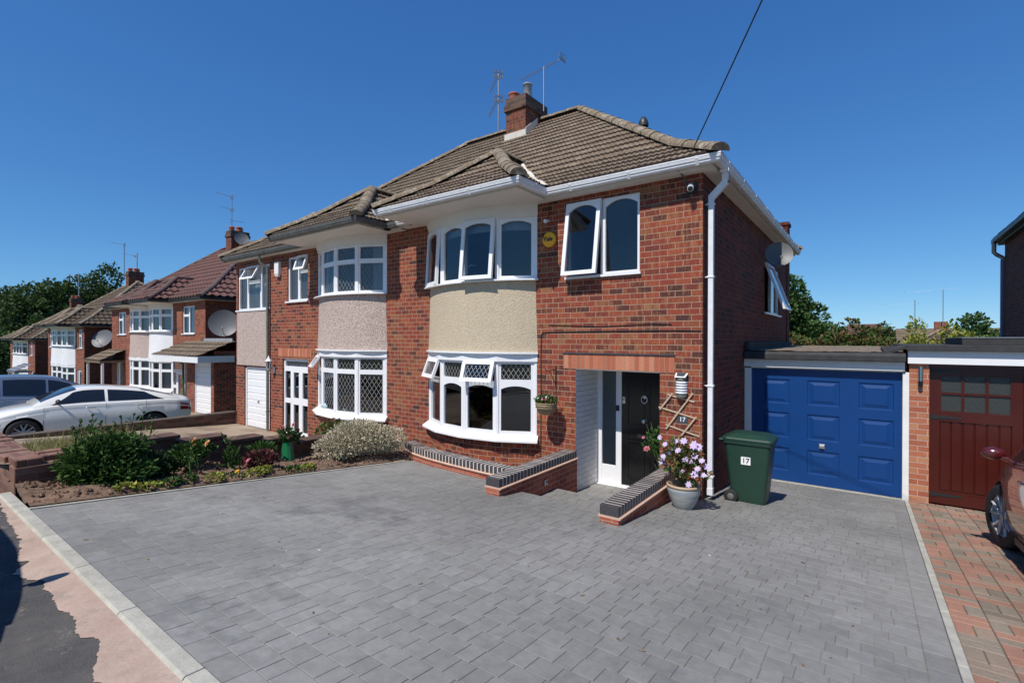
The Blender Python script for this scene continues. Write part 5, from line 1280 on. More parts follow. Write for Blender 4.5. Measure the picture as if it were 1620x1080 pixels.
# glazed pot with lilac clematis
pc = Vector((-1.93, 6.33, .055))
r = thing('potted_plant', 'pale blue glazed pot with large lilac flowers beside the white downpipe', 'potted plant', pc)
def glaze():
    m, nt, b = newmat('banded blue grey glaze'); co = coords(nt, 'O'); mp = nt.nodes.new('ShaderNodeMapping'); mp.inputs['Scale'].default_value = (.6, .6, 14); nt.links.new(co, mp.inputs[0])
    n = noise(nt, mp.outputs[0], 2.2, 4); c = ramp(nt, [(.3, (.36, .37, .34)), (.48, (.24, .28, .32)), (.55, (.40, .40, .37)), (.7, (.27, .30, .34))]); nt.links.new(n, c.inputs[0]); nt.links.new(c.outputs[0], b.inputs['Base Color']); b.inputs['Roughness'].default_value = .22; return m
mb = MB(); mb.lathe([(0, 0), (.105, 0), (.115, .012), (.16, .10), (.195, .20), (.205, .26), (.20, .285)], pc, 40); mb.build('pot', glaze(), r)
mb = MB(); mb.lathe([(.198, .283), (.212, .290), (.212, .312), (.19, .318), (.175, .30), (.172, .25)], pc, 40); mb.build('pot_rim', plain('tan rim', (.42, .31, .20), .5), r)
mb = MB(); mb.lathe([(0, .262), (.18, .255)], pc, 20); mb.build('soil', 'soil', r)
tips = [pc + Vector((rg.uniform(-.28, .26), rg.uniform(-.2, .12), rg.uniform(.5, .95))) for k in range(16)]
mb = MB(); stems(mb, rg, pc + Vector((0, 0, .25)), tips, .005, .06); mb.build('stems', 'stem', r)
mb = MB(); crown(mb, rg, [(pc + Vector((-.03, -.02, .62)), (.27, .18, .22)), (pc + Vector((.10, 0, .48)), (.22, .16, .16)), (pc + Vector((-.10, 0, .75)), (.2, .14, .14))], 900, .065, .035, shell=.2); mb.build('leaves', 'leaf_rose', r)
mb = MB()
for dx, dz, q in ((-.26, .60, .075), (-.20, .86, .05), (-.12, .80, .05), (-.08, .90, .045), (.05, .93, .065), (.17, .88, .085), (.22, .86, .07), (-.02, .80, .06), (.06, .68, .07), (.13, .66, .06), (.24, .60, .06), (.28, .70, .055), (.33, .62, .06), (-.17, .74, .045), (.20, .52, .07), (.02, .52, .04), (.10, .36, .06), (-.28, .94, .05), (.30, .52, .05), (.18, .74, .06), (-.22, .70, .05)):
    mb = MB(); flower(mb, pc + Vector((dx * .92, rg.uniform(-.18, -.06), dz * .95)), rg, q * .82, 7); mb.build('bloom', 'petal_lilac', r)
# rose spray beside the door inside the porch
rp = Vector((-2.56, 7.45, -.22))
r = thing('rose_plant', 'leafy rose with one pink bloom standing inside the porch by the black door', 'rose', rp)
mb = MB(); mb.lathe([(0, 0), (.13, 0), (.16, .25), (.17, .28), (.15, .28), (.14, .24), (0, .24)], rp, 20); mb.build('pot', 'black_plastic', r)
mb = MB(); stems(mb, rg, rp + Vector((0, 0, .25)), [rp + Vector((rg.uniform(-.3, .02), rg.uniform(-.25, .15), rg.uniform(.6, 1.15))) for k in range(12)], .006, .05); mb.build('stems', 'stem', r)
mb = MB(); crown(mb, rg, [(rp + Vector((-.06, -.05, .95)), (.19, .17, .17)), (rp + Vector((-.18, -.08, .80)), (.13, .12, .11)), (rp + Vector((-.02, -.05, .8)), (.13, .13, .18))], 520, .055, .035, shell=.1); mb.build('leaves', 'leaf', r)
mb = MB(); flower(mb, rp + Vector((-.20, -.22, .76)), rg, .055, 6, 3); mb.build('bloom', 'petal_pink', r)
mb = MB(); flower(mb, rp + Vector((-.30, -.1, .90)), rg, .03, 6, 2); mb.build('bloom', 'petal_pink', r)
# garden bed plants
def shrub(name, label, base, blobs, n, L, W, mat, cat='shrub', shell=.35, stem=True, group=None, seed=1, up=.3):
    rg = random.Random(seed); b = Vector(base); r = thing(name, label, cat, b, group)
    if stem:
        mb = MB(); tips = []
        for c, rr_ in blobs:
            for k in range(6): d = rv(rg); tips.append(b + Vector(c) + Vector((d.x * rr_[0] * .7, d.y * rr_[1] * .7, d.z * rr_[2] * .7)))
        stems(mb, rg, b, tips, .008, .05); mb.build('stems', 'stem', r)
    mb = MB(); crown(mb, rg, [(b + Vector(c), q) for c, q in blobs], n, L, W, shell=shell, up=up); mb.build('leaves', mat, r)
    return r, rg
bz = lambda x, y: bed_z(x, y)
def bp(x, y): return (x, y, bz(x, y) + .0)
r, rg = shrub('peony_bush', 'big dark green bushy peony with tall seed heads in the flower bed', bp(-6.98, 1.76),
    [((0, 0, .24), (.28, .34, .22)), ((-.05, .18, .34), (.22, .24, .16)), ((.05, -.22, .26), (.2, .2, .18)), ((.0, .02, .42), (.17, .25, .11)), ((.08, .05, .12), (.32, .40, .11))], 5200, .085, .026, 'leaf_peony', seed=4, shell=.25)
mb = MB()
for k in range(14):
    b = Vector((-7.0 + rg.uniform(-.25, .2), 1.76 + rg.uniform(-.32, .36), bz(-7, 1.8) + .34)); t = b + Vector((rg.uniform(-.06, .06), rg.uniform(-.08, .08), rg.uniform(.28, .48)))
    mb.tube([b, (b + t) / 2 + Vector((.01, 0, .02)), t], .004, 5); heads = MB(); heads.lathe([(0, -.012), (.016, 0), (.014, .018), (0, .026)], t, 8); heads.build('seed_head', 'leaf', r)
    crown(mb, rg, [(t - Vector((0, 0, .12)), (.05, .05, .08))], 12, .08, .02, 0, .2)
mb.build('flower_stalks', 'leaf', r)
shrub('rose_bush', 'leafy green rose bush behind the peach roses', bp(-7.15, 2.66), [((0, 0, .24), (.16, .22, .12)), ((.05, .14, .28), (.14, .14, .10))], 620, .06, .038, 'leaf', seed=6)
shrub('dark_bush', 'low dark glossy leaved bush next to the peony', bp(-6.98, 2.26), [((0, 0, .16), (.15, .16, .15)), ((.0, .05, .10), (.18, .18, .08))], 520, .07, .03, 'leaf_dark', seed=7)
r, rg = shrub('rose', 'tall thin rose with peach yellow blooms in the flower bed', bp(-6.80, 2.58), [((0, 0, .25), (.07, .08, .18))], 160, .06, .03, 'leaf', cat='rose', seed=8)
for dx, dy, dz in ((0, .02, .42), (.02, 0, .35), (0, .17, .36)): mb = MB(); flower(mb, Vector(bp(-6.80, 2.58)) + Vector((dx, dy, dz)), rg, .055, 6, 3); mb.build('bloom', 'petal_peach', r)
shrub('iris_clump', 'slender upright green plant alone in the bare soil', bp(-6.95, 3.10), [((0, 0, .12), (.07, .08, .12)), ((0, -.05, .3), (.02, .02, .16))], 130, .14, .018, 'leaf', seed=9, up=1.4)
shrub('lupin_plant', 'bright green lupin foliage against the stepped wall', bp(-7.17, 3.62), [((0, 0, .16), (.16, .16, .11))], 260, .10, .022, 'leaf', seed=10, up=.8)
r, rg = shrub('heuchera_plant', 'low maroon leaved plant with a pink bloom', bp(-6.75, 3.38), [((0, 0, .10), (.17, .22, .11))], 620, .06, .04, 'leaf_maroon', seed=11)
mb = MB(); flower(mb, Vector(bp(-6.75, 3.38)) + Vector((.1, -.2, .14)), rg, .04, 6, 2); mb.build('flowers', 'petal_pink', r)
grp = 'low yellow green groundcover plants along the paving'
yl = [(1.80, 'leaf_yellow'), (2.00, 'leaf_yellow'), (2.22, 'leaf'), (2.40, 'leaf'), (2.70, 'leaf_yellow'), (3.20, 'leaf_yellow'), (3.32, 'leaf_yellow'), (3.72, 'leaf'), (3.92, 'leaf_yellow')]
for k, (yy, m_) in enumerate(yl):
    s_ = .75 + .5 * ((k * 37) % 10) / 10
    o, rg = shrub('groundcover_plant', 'small low ' + ('yellow green' if m_ == 'leaf_yellow' else 'green') + ' bedding plant at the very edge of the grey paving', bp(-6.50, yy), [((0, 0, .03), (.08 * s_, .12 * s_, .04))], 130, .045, .03, m_, cat='plant', group=grp if m_ == 'leaf_yellow' else 'low green bedding plants along the paving', stem=False, seed=30 + k)
r, rg = shrub('marigold', 'small orange yellow flower among low yellow green leaves', bp(-6.52, 2.98), [((0, 0, .04), (.07, .08, .04))], 90, .04, .02, 'leaf', cat='flower', stem=False, seed=60)
mb = MB(); flower(mb, Vector(bp(-6.52, 2.98)) + Vector((0, 0, .09)), rg, .035, 7, 2, Vector((.3, -.4, 1))); mb.build('flowers', 'petal_yellow', r)
r, rg = shrub('cone_rose', 'pink rose growing out of a green plastic cone shield', bp(-7.12, 3.98), [((0, 0, .40), (.10, .13, .09)), ((0, .1, .34), (.08, .14, .07))], 360, .055, .035, 'leaf', cat='rose', seed=13)
mb = MB(); mb.lathe([(.11, -.02), (.085, .13), (.065, .28), (.058, .28), (.078, .13)], bp(-7.12, 3.98), 12, smooth=False); mb.build('cone', 'pot_green', r)
for dx, dy, dz in ((.08, .0, .36), (0, .18, .42), (-.02, -.05, .50), (0, .10, .52)): mb = MB(); flower(mb, Vector(bp(-7.12, 3.98)) + Vector((dx, dy, dz)), rg, .045, 6, 3); mb.build('bloom', 'petal_pink', r)
r, rg = shrub('variegated_shrub', 'big rounded cream and pink variegated shrub at the end of the bed', bp(-6.85, 5.02),
    [((0, 0, .32), (.40, .56, .28)), ((.15, .50, .24), (.32, .32, .22)), ((-.02, -.50, .22), (.26, .24, .19)), ((.10, .22, .26), (.36, .36, .22)), ((0, -.32, .24), (.28, .28, .22)), ((-.1, .05, .44), (.30, .40, .16)), ((.2, .42, .20), (.22, .24, .17))], 12500, .042, .018, 'leaf_varieg', seed=14, shell=.55)
shrub('climbing_shrub', 'reddish green climbing shrub below the lattice bay window', (-9.3, 6.2, ndz(-9.3, 6.2)), [((0, 0, .42), (.30, .2, .25)), ((.5, 0, .48), (.3, .2, .2)), ((-.45, .1, .30), (.25, .2, .2)), ((.9, .1, .4), (.3, .2, .2))], 1500, .08, .05, 'leaf_rose', seed=15)

def tree(name, label, base, h, crowns, n, L, W, mat, seed, trunk=.22, group=None, shell=.45, cat='tree'):
    rg = random.Random(seed); b = Vector(base); r = thing(name, label, cat, b, group)
    mb = MB(); mb.tube([b, b + Vector((.05, 0, h * .3)), b + Vector((0, .1, h * .62))], [trunk, trunk * .8, trunk * .35], 9)
    for c, q in crowns:
        c = b + Vector(c); mb.tube([b + Vector((0, 0, h * .3)), (b + Vector((0, 0, h * .45)) + c) / 2, c], [trunk * .5, trunk * .3, trunk * .12], 6)
    mb.build('trunk', 'bark', r)
    mb = MB(); blobs = []
    for c, q in crowns:
        c = Vector(c)
        blobs.append((b + c, tuple(v * .72 for v in q)))
        for k in range(11):
            d = rv(rg).normalized(); t = rg.uniform(.65, .95); f = rg.uniform(.28, .46)
            blobs.append((b + c + Vector((d.x * q[0] * t, d.y * q[1] * t, d.z * q[2] * t)), tuple(v * f for v in q)))
    crown(mb, rg, blobs, n, L, W, shell=shell); mb.build('crown', mat, r)
    return r
tg = 'tall trees behind the far houses'
TL = [(-1.43, .191, 95, 12.3, 'broad dark tree cut by the left edge of the picture'), (-1.395, .215, 88, 12.6, 'dark round tree second from the left edge, behind the far houses'), (-1.352, .247, 92, 12.2, 'dark tree standing above the farthest brown roof'),
      (-1.325, .267, 96, 15.6, 'tallest dark tree, with its top left of the third chimney'), (-1.295, .29, 100, 14.2, 'dark tree directly behind the chimney of the third pair'), (-1.26, .316, 104, 16.2, 'separate dark tree immediately left of the maroon roofs')]
for k, (a, b, t, top, lab) in enumerate(TL):
    x, y = a * t, b * t; base = (x, y, -5.2); h = top + 5.2
    tree('broadleaf_tree', lab, base, h, [((0, 0, h * .62), (5.2, 5.2, h * .36)), ((2.6, -3.0, h * .45), (3.8, 3.8, h * .25)), ((-2.8, 2.8, h * .50), (3.8, 3.8, h * .28)), ((1.5, 2.8, h * .40), (4.2, 4.2, h * .22))], 8500, .62, .42, 'leaf_tree', 100 + k, .45, tg)
for k, (a, b, t, top, lab) in enumerate([(-1.46, .165, 62, 2.6, 'low green bush at the left edge beside the farthest house'), (-1.435, .178, 74, 4.6, 'mid green tree at the left edge just beyond the farthest house'), (-1.39, .212, 80, 3.6, 'low dark tree between the farthest house and the tall trees'), (-1.37, .232, 84, 5.5, 'lower dark tree in front of the tall trees at far left'), (-1.41, .20, 82, 7.0, 'mid height dark tree at far left')]):
    x, y = a * t, b * t; h = top + 4.5
    tree('small_tree', lab, (x, y, -4.5), h, [((0, 0, h * .55), (3.2, 3.2, h * .44)), ((1.5, -2, h * .4), (2.5, 2.5, h * .34))], 4200, .5, .34, 'leaf_tree', 140 + k, .3, 'smaller trees below the tall ones')
# garden trees right
tree('conifer', 'large dense conifer-like tree rising behind the blue garage', (-3.9, 30, -1.4), 6.3, [((0, 0, 3.6), (2.15, 2.15, 2.75)), ((.7, 0, 2.6), (2.2, 2.0, 2.0)), ((.1, 0, 4.8), (1.5, 1.5, 1.45))], 30000, .24, .13, 'leaf_conifer', 200, .25, shell=.6)
tree('garden_shrub', 'reddish green leafy shrub row in the garden just behind the blue garage roof', (-.75, 24, -1.2), 3.9, [((-1.2, 0, 2.6), (1.1, 1, 1.15)), ((0, 0, 2.9), (1.0, 1, 1.1)), ((1.0, 0, 2.7), (1.0, 1, 1.1)), ((-2.2, 0, 2.1), (.9, 1, 1.1))], 9500, .17, .10, 'leaf_rose', 201, .12, cat='shrub')
tree('garden_shrub', 'bright yellow green shrub behind the maroon garage roof', (2.05, 26, -1.2), 4.0, [((-.6, 0, 2.9), (.7, .7, 1.2)), ((.4, 0, 3.0), (.8, .7, 1.0)), ((-1.0, 0, 2.3), (.7, .7, .9)), ((1.1, 0, 2.5), (.5, .7, 1.0))], 5200, .17, .09, 'leaf_yellow', 202, .10, cat='shrub', shell=.2)
tree('distant_tree', 'dark round distant tree between the garden shrubs and bungalow roof', (1.9, 85, -3), 8, [((-1.2, 0, 5.2), (2.4, 2, 2.3)), ((1.8, 0, 5.2), (2.2, 2, 1.9))], 3200, .5, .32, 'leaf_tree', 203, .3)
tree('distant_tree', 'wide dark green tree behind the bungalow, beside the right hand house', (7.0, 52, -2.4), 6.5, [((-.6, 0, 4.2), (1.9, 1.8, 2.2)), ((1.6, 0, 3.7), (1.9, 1.8, 2.0)), ((-2.0, 0, 3.4), (1.5, 1.5, 1.7))], 4200, .36, .22, 'leaf_conifer', 204, .3)
tree('distant_tree', 'small dark tree just beyond the yellow green shrub', (7.2, 80, -3), 6.2, [((0, 0, 4.5), (1.8, 1.8, 1.8))], 1400, .45, .3, 'leaf_tree', 205, .3)
tree('distant_tree', 'low far tree seen just right of the conifer', (-3.0, 90, -3), 5, [((0, 0, 4.0), (3.4, 2, 1.4)), ((-3, 0, 3.6), (2.4, 2, 1.4))], 2200, .45, .3, 'leaf_tree', 206, .3)
# distant bungalow and roofs
bg_ = thing('bungalow', 'low bungalow with a hipped brown tiled roof beyond the garden shrubs', 'house', (3.4, 42, -2))
mb = MB(); mb.box(1.0, 6.6, 40, 46, -3, .9); mb.build('wall', 'brick', bg_)
mb = MB()
roof_face(mb, (.4, 39.4, .9), (1, 0, 0), (0, 1, 0), lambda d: (d, 6.8 - d), 3.2, zf=lambda d: .62 * d, gauge=.35, du=.12, roll=.3, amp=.02)
roof_face(mb, (.4, 46.2, .9), (0, -1, 0), (1, 0, 0), lambda d: (d, 6.8 - d), 3.2, zf=lambda d: .62 * d, gauge=.5, du=.3); roof_face(mb, (7.2, 39.4, .9), (0, 1, 0), (-1, 0, 0), lambda d: (d, 6.8 - d), 3.2, zf=lambda d: .62 * d, gauge=.5, du=.3)
rf = mb.build('roof', ['tile_far', 'tile_edge'], bg_)
for a_, b_ in (((7.2, 39.4, .95), (4.0, 42.6, 2.95)), ((.4, 39.4, .95), (3.6, 42.6, 2.95))): mb = MB(); ridge_line(mb, [a_, b_], r=.1); mb.build('ridge_tiles', 'ridge', rf)
fh = thing('distant_house', 'far red brown roof with an orange chimney pot above the bungalow', 'house', (6, 75, -2))
mb = MB(); mb.box(2.5, 12, 75, 82, -4, .9); mb.build('wall', 'brick', fh)
mb = MB(); roof_face(mb, (2.3, 74.7, .9), (1, 0, 0), (0, 1, 0), lambda d: (0, 9.9), 3.7, zf=lambda d: .75 * d, gauge=.4, du=.3, roll=.6, amp=.02); mb.quad((12.2, 82, .9), (2.3, 82, .9), (2.3, 78.4, 3.67), (12.2, 78.4, 3.67)); rf = mb.build('roof', ['tile_old', 'tile_edge'], fh)
mb = MB(); mb.box(6.0, 7.2, 78, 78.8, 3.4, 4.5); mb.build('chimney', 'brick', rf)
fh = thing('distant_house', 'tiny pale house on the horizon beside the conifer', 'house', (-3, 130, -2))
mb = MB(); mb.box(-4.2, 1.2, 130, 136, -4, 3.8); mb.build('wall', 'render_white', fh)
mb = MB(); roof_face(mb, (-4.6, 129.6, 3.8), (1, 0, 0), (0, 1, 0), lambda d: (0, 6.2), 3.4, zf=lambda d: .6 * d, gauge=.5, du=.5, amp=0); mb.build('roof', ['tile_red', 'tile_edge'], fh)

# ------------------------------------------------------------------ aerials, dishes, cable
def yagi(mb, c, d, L, n=12, el=.14, refl=True, vert=False):
    c, d = Vector(c), Vector(d).normalized(); s_ = Vector((0, 0, 1)) if vert else d.cross(Vector((0, 0, 1))).normalized(); u_ = s_.cross(d)
    mb.tube([c, c + d * L], .009, 6)
    for k in range(n): p = c + d * (L * (.14 + .84 * k / (n - 1))); mb.tube([p - s_ * el / 2, p + s_ * el / 2], .0045, 4)
    if refl:
        for zz in (-1, 1):
            for k in range(3): p = c + u_ * zz * (.018 + .036 * k) - d * .015 * k; mb.tube([p - s_ * .13, p + s_ * .13], .009, 4)
        for q in (-1, 1): mb.tube([c + s_ * q * .11 + u_ * .10, c + s_ * q * .11 - u_ * .10], .006, 4)
def aerial(label, base, h, ants, r=.016):
    t = thing('tv_aerial', label, 'aerial', base, 'television aerials on the chimneys'); b = Vector(base)
    mb = MB(); mb.tube([b, b + Vector((0, 0, h))], r, 8); mb.build('mast', 'alu', t)
    for (z, d, L, n, off) in ants:
        mb = MB(); yagi(mb, b + Vector((0, 0, z)) + Vector(off), d, L, n); mb.build('antenna', 'alu', t)
    return t
aerial('double aerial on a mast at the left side of the nearest chimney', (-8.10, 10.4, 7.75), 1.60, [(1.52, (-.79, .61, 0), .95, 10, (0, 0, 0)), (.88, (-.79, .61, 0), 1.1, 12, (0, 0, 0))])
aerial('long single aerial on a mast behind the right of the nearest chimney', (-7.08, 11.05, 7.95), 1.50, [(1.46, (-.985, .17, 0), 1.5, 20, (.62, -.11, 0))])
mb = MB(); mb.tube([(-6.98, 11.05, 9.25), (-6.7, 11.15, 9.5), (-6.36, 11.3, 9.68)], .008, 5)
aerial('aerial with stacked elements on the chimney above the maroon roofs', (-28.45, 12.7, 7.2), 2.9, [(2.8, (.2, -.95, .0), .9, 9, (0, 0, 0)), (2.1, (.3, -.9, 0), .7, 6, (0, 0, 0)), (1.5, (.2, .9, 0), .6, 6, (0, 0, 0))], .03)
aerial('taller of the two thin aerials on the brown roofed chimney', (-46.2, 12.8, 6.8), 2.7, [(2.6, (.2, -.95, 0), .9, 7, (0, 0, 0))], .035)
aerial('shorter of the two thin aerials on the brown roofed chimney', (-45.8, 13.5, 6.8), 2.0, [(1.8, (.5, -.8, 0), 1.2, 7, (-.3, 0, 0))], .035)
aerial('thin bare aerial on the farthest chimney before the dark trees', (-65.7, 14.4, 5.9), 3.0, [(2.7, (-.6, -.7, 0), 1.0, 5, (0, 0, 0))], .04)
aerial('left one of two flat aerials above the distant bungalow', (4.0, 75.0, 3.0), 4.0, [(3.6, (-1, 0, -.03), 4.0, 9, (.3, 0, 0))], .04)
aerial('right one of two flat aerials above the distant bungalow', (6.6, 76, 4.0), 4.2, [(4.0, (1, 0, .06), 4.6, 9, (-3.4, 0, 0))], .04)
def dish(label, c, face, r, arm=True, mat='dish'):
    c, f = Vector(c), Vector(face).normalized(); t = thing('satellite_dish', label, 'satellite dish', c, 'satellite dishes')
    a = f.orthogonal().normalized(); b = f.cross(a); mb = MB(); G = []
    for k in range(7):
        q = k / 6; G.append([c + (a * math.cos(th) + b * math.sin(th)) * r * q + f * (.22 * r * q * q) for th in [6.2832 * i / 28 for i in range(29)]])
    mb.grid(G); mb.build('reflector', mat, t)
    mb = MB(); mb.tube([c - f * .01 + Vector((0, 0, -r * .95)), c + f * r * .95 + Vector((0, 0, -r * .55))], .012, 6); mb.tube([c + f * r * .93 + Vector((0, 0, -r * .56)), c + f * r * .80 + Vector((0, 0, -r * .45))], .03, 8); mb.build('arm', 'alu', t)
    mb = MB(); mb.tube([c - f * .02, c - f * .12, c - f * .12 - Vector((0, 0, .2))], .02, 6); mb.build('bracket', 'alu', t)
    return t
dish('grey dish on the shaded side wall above the open side window', (-1.62, 11.75, 4.0), (.35, -.93, .25), .27)
dish('large dish above the lean-to garage, beside the maroon roofed house', (-18.95, 8.2, 2.75), (.9, -.55, .22), .49)
dish('small dish on the shaded side wall of the brown roofed house', (-39.6, 9.9, 2.15), (.6, -.8, .5), .62)
dish('little dish on the chimney stack above the maroon roofs', (-27.35, 12.7, 7.55), (.9, -.2, .3), .36)
mb = MB(); a, b = Vector((-1.97, 6.75, 4.70)), Vector((2.5, -9, 13.3))
# sagging overhead line heading for a pole across the road
P = []
a = Vector((-1.95, 6.72, 4.72)); dirv = Vector((-.823 + 1.95, .08, 6.312 - 4.72)).normalized()
b = Vector((4.0, -3.0, 9.6))
def cab(a, b, sag, r=.008, n=24):
    mb = MB(); mb.tube([a.lerp(b, k / n) - Vector((0, 0, sag * 4 * (k / n) * (1 - k / n))) for k in range(n + 1)], r, 6, caps=False); return mb
CABLE_END = Vector((1.30, 3.4, 8.10))
dd = (CABLE_END - a); b = a + dd * 2.6
tag(cab(a, b, .05).build('overhead_cable', 'cable'), 'thin black overhead cable rising from the house corner into the sky', 'cable')
tag(cab(Vector((-21, 30, 7.3)), Vector((-110, 32, 13)), .8, .02).build('overhead_cable', 'cable'), 'faint wire crossing the sky from the maroon roofs past the far chimneys', 'cable')

for (x_, lab_, m_) in ((-10.35, 'pale blue patterned cushion on the sill inside the left lattice bay', 'petal_white'), (-9.55, 'sea green cushion lying in the middle of the lattice bay', 'curtain')):
    r = thing('cushion', lab_, 'cushion', (x_, 6.85, .56)); mb = MB(); mb.lathe([(0, 0), (.16, .02), (.22, .08), (.16, .15), (0, .17)], (x_, 6.85, .55), 16); mb.build('cover', plain('cushion cloth ' + m_, (.42, .55, .58) if m_ == 'petal_white' else (.30, .46, .40), .9, var=.35, vs=20), r)
# curved white lamp arm standing inside the upper bay
r = thing('lamp', 'curved white lamp arm just inside the glass of the upstairs cream bay', 'lamp', (-5.95, 6.80, 3.30))
mb = MB(); mb.tube([(-6.05, 6.80, 3.26), (-6.05, 6.80, 3.38)] + [(-5.90 + .15 * math.cos(R(180 - a)), 6.80, 3.38 + .17 * math.sin(R(a))) for a in range(10, 121, 10)], .016, 8); mb.lathe([(.05, 0), (.045, .03), (.02, .05), (0, .05)], (-6.05, 6.80, 3.24), 14); mb.build('arm', 'upvc', r)
# leaf litter and scuffs on the drive
mb = MB(); rl = random.Random(77)
for k in range(170):
    x, y = rl.uniform(-6.2, .3), rl.uniform(1.1, 9.4)
    if not inside_drive(x, y) or (-4.1 < x < -2.1 and y > 4.8): continue
    a = rl.uniform(0, 6.28); q = rl.choice([.008, .01, .014, .022]); z = gz(y) + .002; u_ = Vector((math.cos(a), math.sin(a), 0)); v_ = Vector((-u_.y, u_.x, 0)); c = Vector((x, y, z))
    mb.add([c - u_ * q, c - v_ * q * .5 + Vector((0, 0, .003)), c + u_ * q + Vector((0, 0, .004)), c + v_ * q * .5], [(0, 1, 2, 3)])
tag(mb.build('leaf_litter', islandmat('dry leaf litter', [(0, (.10, .06, .03)), (.7, (.22, .15, .07)), (1, (.5, .47, .42))], .9, .2)), kind='stuff')

# ------------------------------------------------------------------ bin
def wheelie(c, yaw):
    r = thing('wheelie_bin', 'dark green wheelie bin with white number sticker beside the blue garage door', 'wheelie bin', c)
    L = Matrix.Rotation(yaw, 4, 'Z'); c = Vector(c); xf = lambda p: c + (L @ p) * .91
    mb = MB(xf); rings = []
    # front is -y (local), wheels at +y... body tapers downwards
    def ring(z, hx, y0, y1, k=.05):
        pts = []
        for (sx, yy) in ((-1, y0), (1, y0), (1, y1), (-1, y1)):
            cx, cy = sx * (hx - k), yy + (k if yy == y0 else -k); a0 = {(-1, y0): 180, (1, y0): 270, (1, y1): 0, (-1, y1): 90}[(sx, yy)]
            for j in range(5): th = R(a0 + 90 * j / 4); pts.append(Vector((cx + k * math.cos(th), cy + k * math.sin(th), z)))
        return pts
    prof_ = [(.0, .205, -.20, .17), (.03, .215, -.225, .19), (.12, .225, -.235, .25), (.90, .27, -.305, .33), (.905, .29, -.325, .35), (.955, .292, -.328, .352)]
    R_ = [ring(*q) for q in prof_]; n = len(R_[0]); vs = [p for rr_ in R_ for p in rr_]
    mb.add(vs, [(i * n + k, i * n + (k + 1) % n, (i + 1) * n + (k + 1) % n, (i + 1) * n + k) for i in range(len(R_) - 1) for k in range(n)], 0, False); mb.add(R_[0], [tuple(range(n - 1, -1, -1))])
    mb.build('body', 'bin_green', r, bevel=.004)
    mb = MB(xf); Q = [ring(z, hx, a, b, .06) for z, hx, a, b in ((.957, .30, -.345, .36), (.985, .30, -.345, .36), (1.0, .285, -.33, .34), (1.045, .20, -.24, .25), (1.055, .17, -.20, .20))]
    vs = [p for rr_ in Q for p in rr_]; mb.add(vs, [(i * n + k, i * n + (k + 1) % n, (i + 1) * n + (k + 1) % n, (i + 1) * n + k) for i in range(4) for k in range(n)], 0, False); mb.add(Q[-1], [tuple(range(n))]); mb.add(Q[0], [tuple(range(n - 1, -1, -1))])
    mb.tube([(-.26, .40, .95), (.26, .40, .95)], .016, 8); 
    for sx in (-.26, .26): mb.tube([(sx, .34, .95), (sx, .40, .95)], .016, 8)
    mb.build('lid', 'bin_green', r, bevel=.004)
    for sx in (-1, 1):
        mb = MB(xf); mb.lathe([(.0, -.03), (.05, -.03), (.085, -.022), (.10, -.018), (.10, .018), (.085, .022), (.05, .03), (0, .03)], (sx * .255, .235, .10), 22, 'X'); w_ = mb.build('wheel', 'rubber', r)
        mb = MB(xf); mb.lathe([(0, -.034), (.045, -.032), (.055, -.024)] if sx < 0 else [(.055, .024), (.045, .032), (0, .034)], (sx * .255, .235, .10), 14, 'X'); mb.build('hub', 'gutter_grey', w_)
    return r, xf
BIN_YAW = R(90)
binr, bxf = wheelie((-1.37, 7.55, -.06), BIN_YAW)

# sticker faces the camera side
nrm = (Matrix.Rotation(BIN_YAW, 4, 'Z') @ Vector((-1, 0, .07))).normalized()
nrm2 = (Matrix.Rotation(BIN_YAW, 4, 'Z') @ Vector((0, -1, .09))).normalized()

# ------------------------------------------------------------------ cars
def interp(tab, x):
    """smooth interpolation of [(x, v)]"""
    if x <= tab[0][0]: return tab[0][1]
    if x >= tab[-1][0]: return tab[-1][1]
    for i in range(len(tab) - 1):
        if tab[i][0] <= x <= tab[i + 1][0]:
            x0, v0 = tab[i]; x1, v1 = tab[i + 1]; t = (x - x0) / (x1 - x0)
            m0 = ((v1 - tab[i - 1][1]) / (x1 - tab[i - 1][0])) if i > 0 else (v1 - v0) / (x1 - x0)
            m1 = ((tab[i + 2][1] - v0) / (tab[i + 2][0] - x0)) if i < len(tab) - 2 else (v1 - v0) / (x1 - x0)
            h = x1 - x0
            return (2 * t ** 3 - 3 * t ** 2 + 1) * v0 + (t ** 3 - 2 * t ** 2 + t) * h * m0 + (-2 * t ** 3 + 3 * t ** 2) * v1 + (t ** 3 - t ** 2) * h * m1
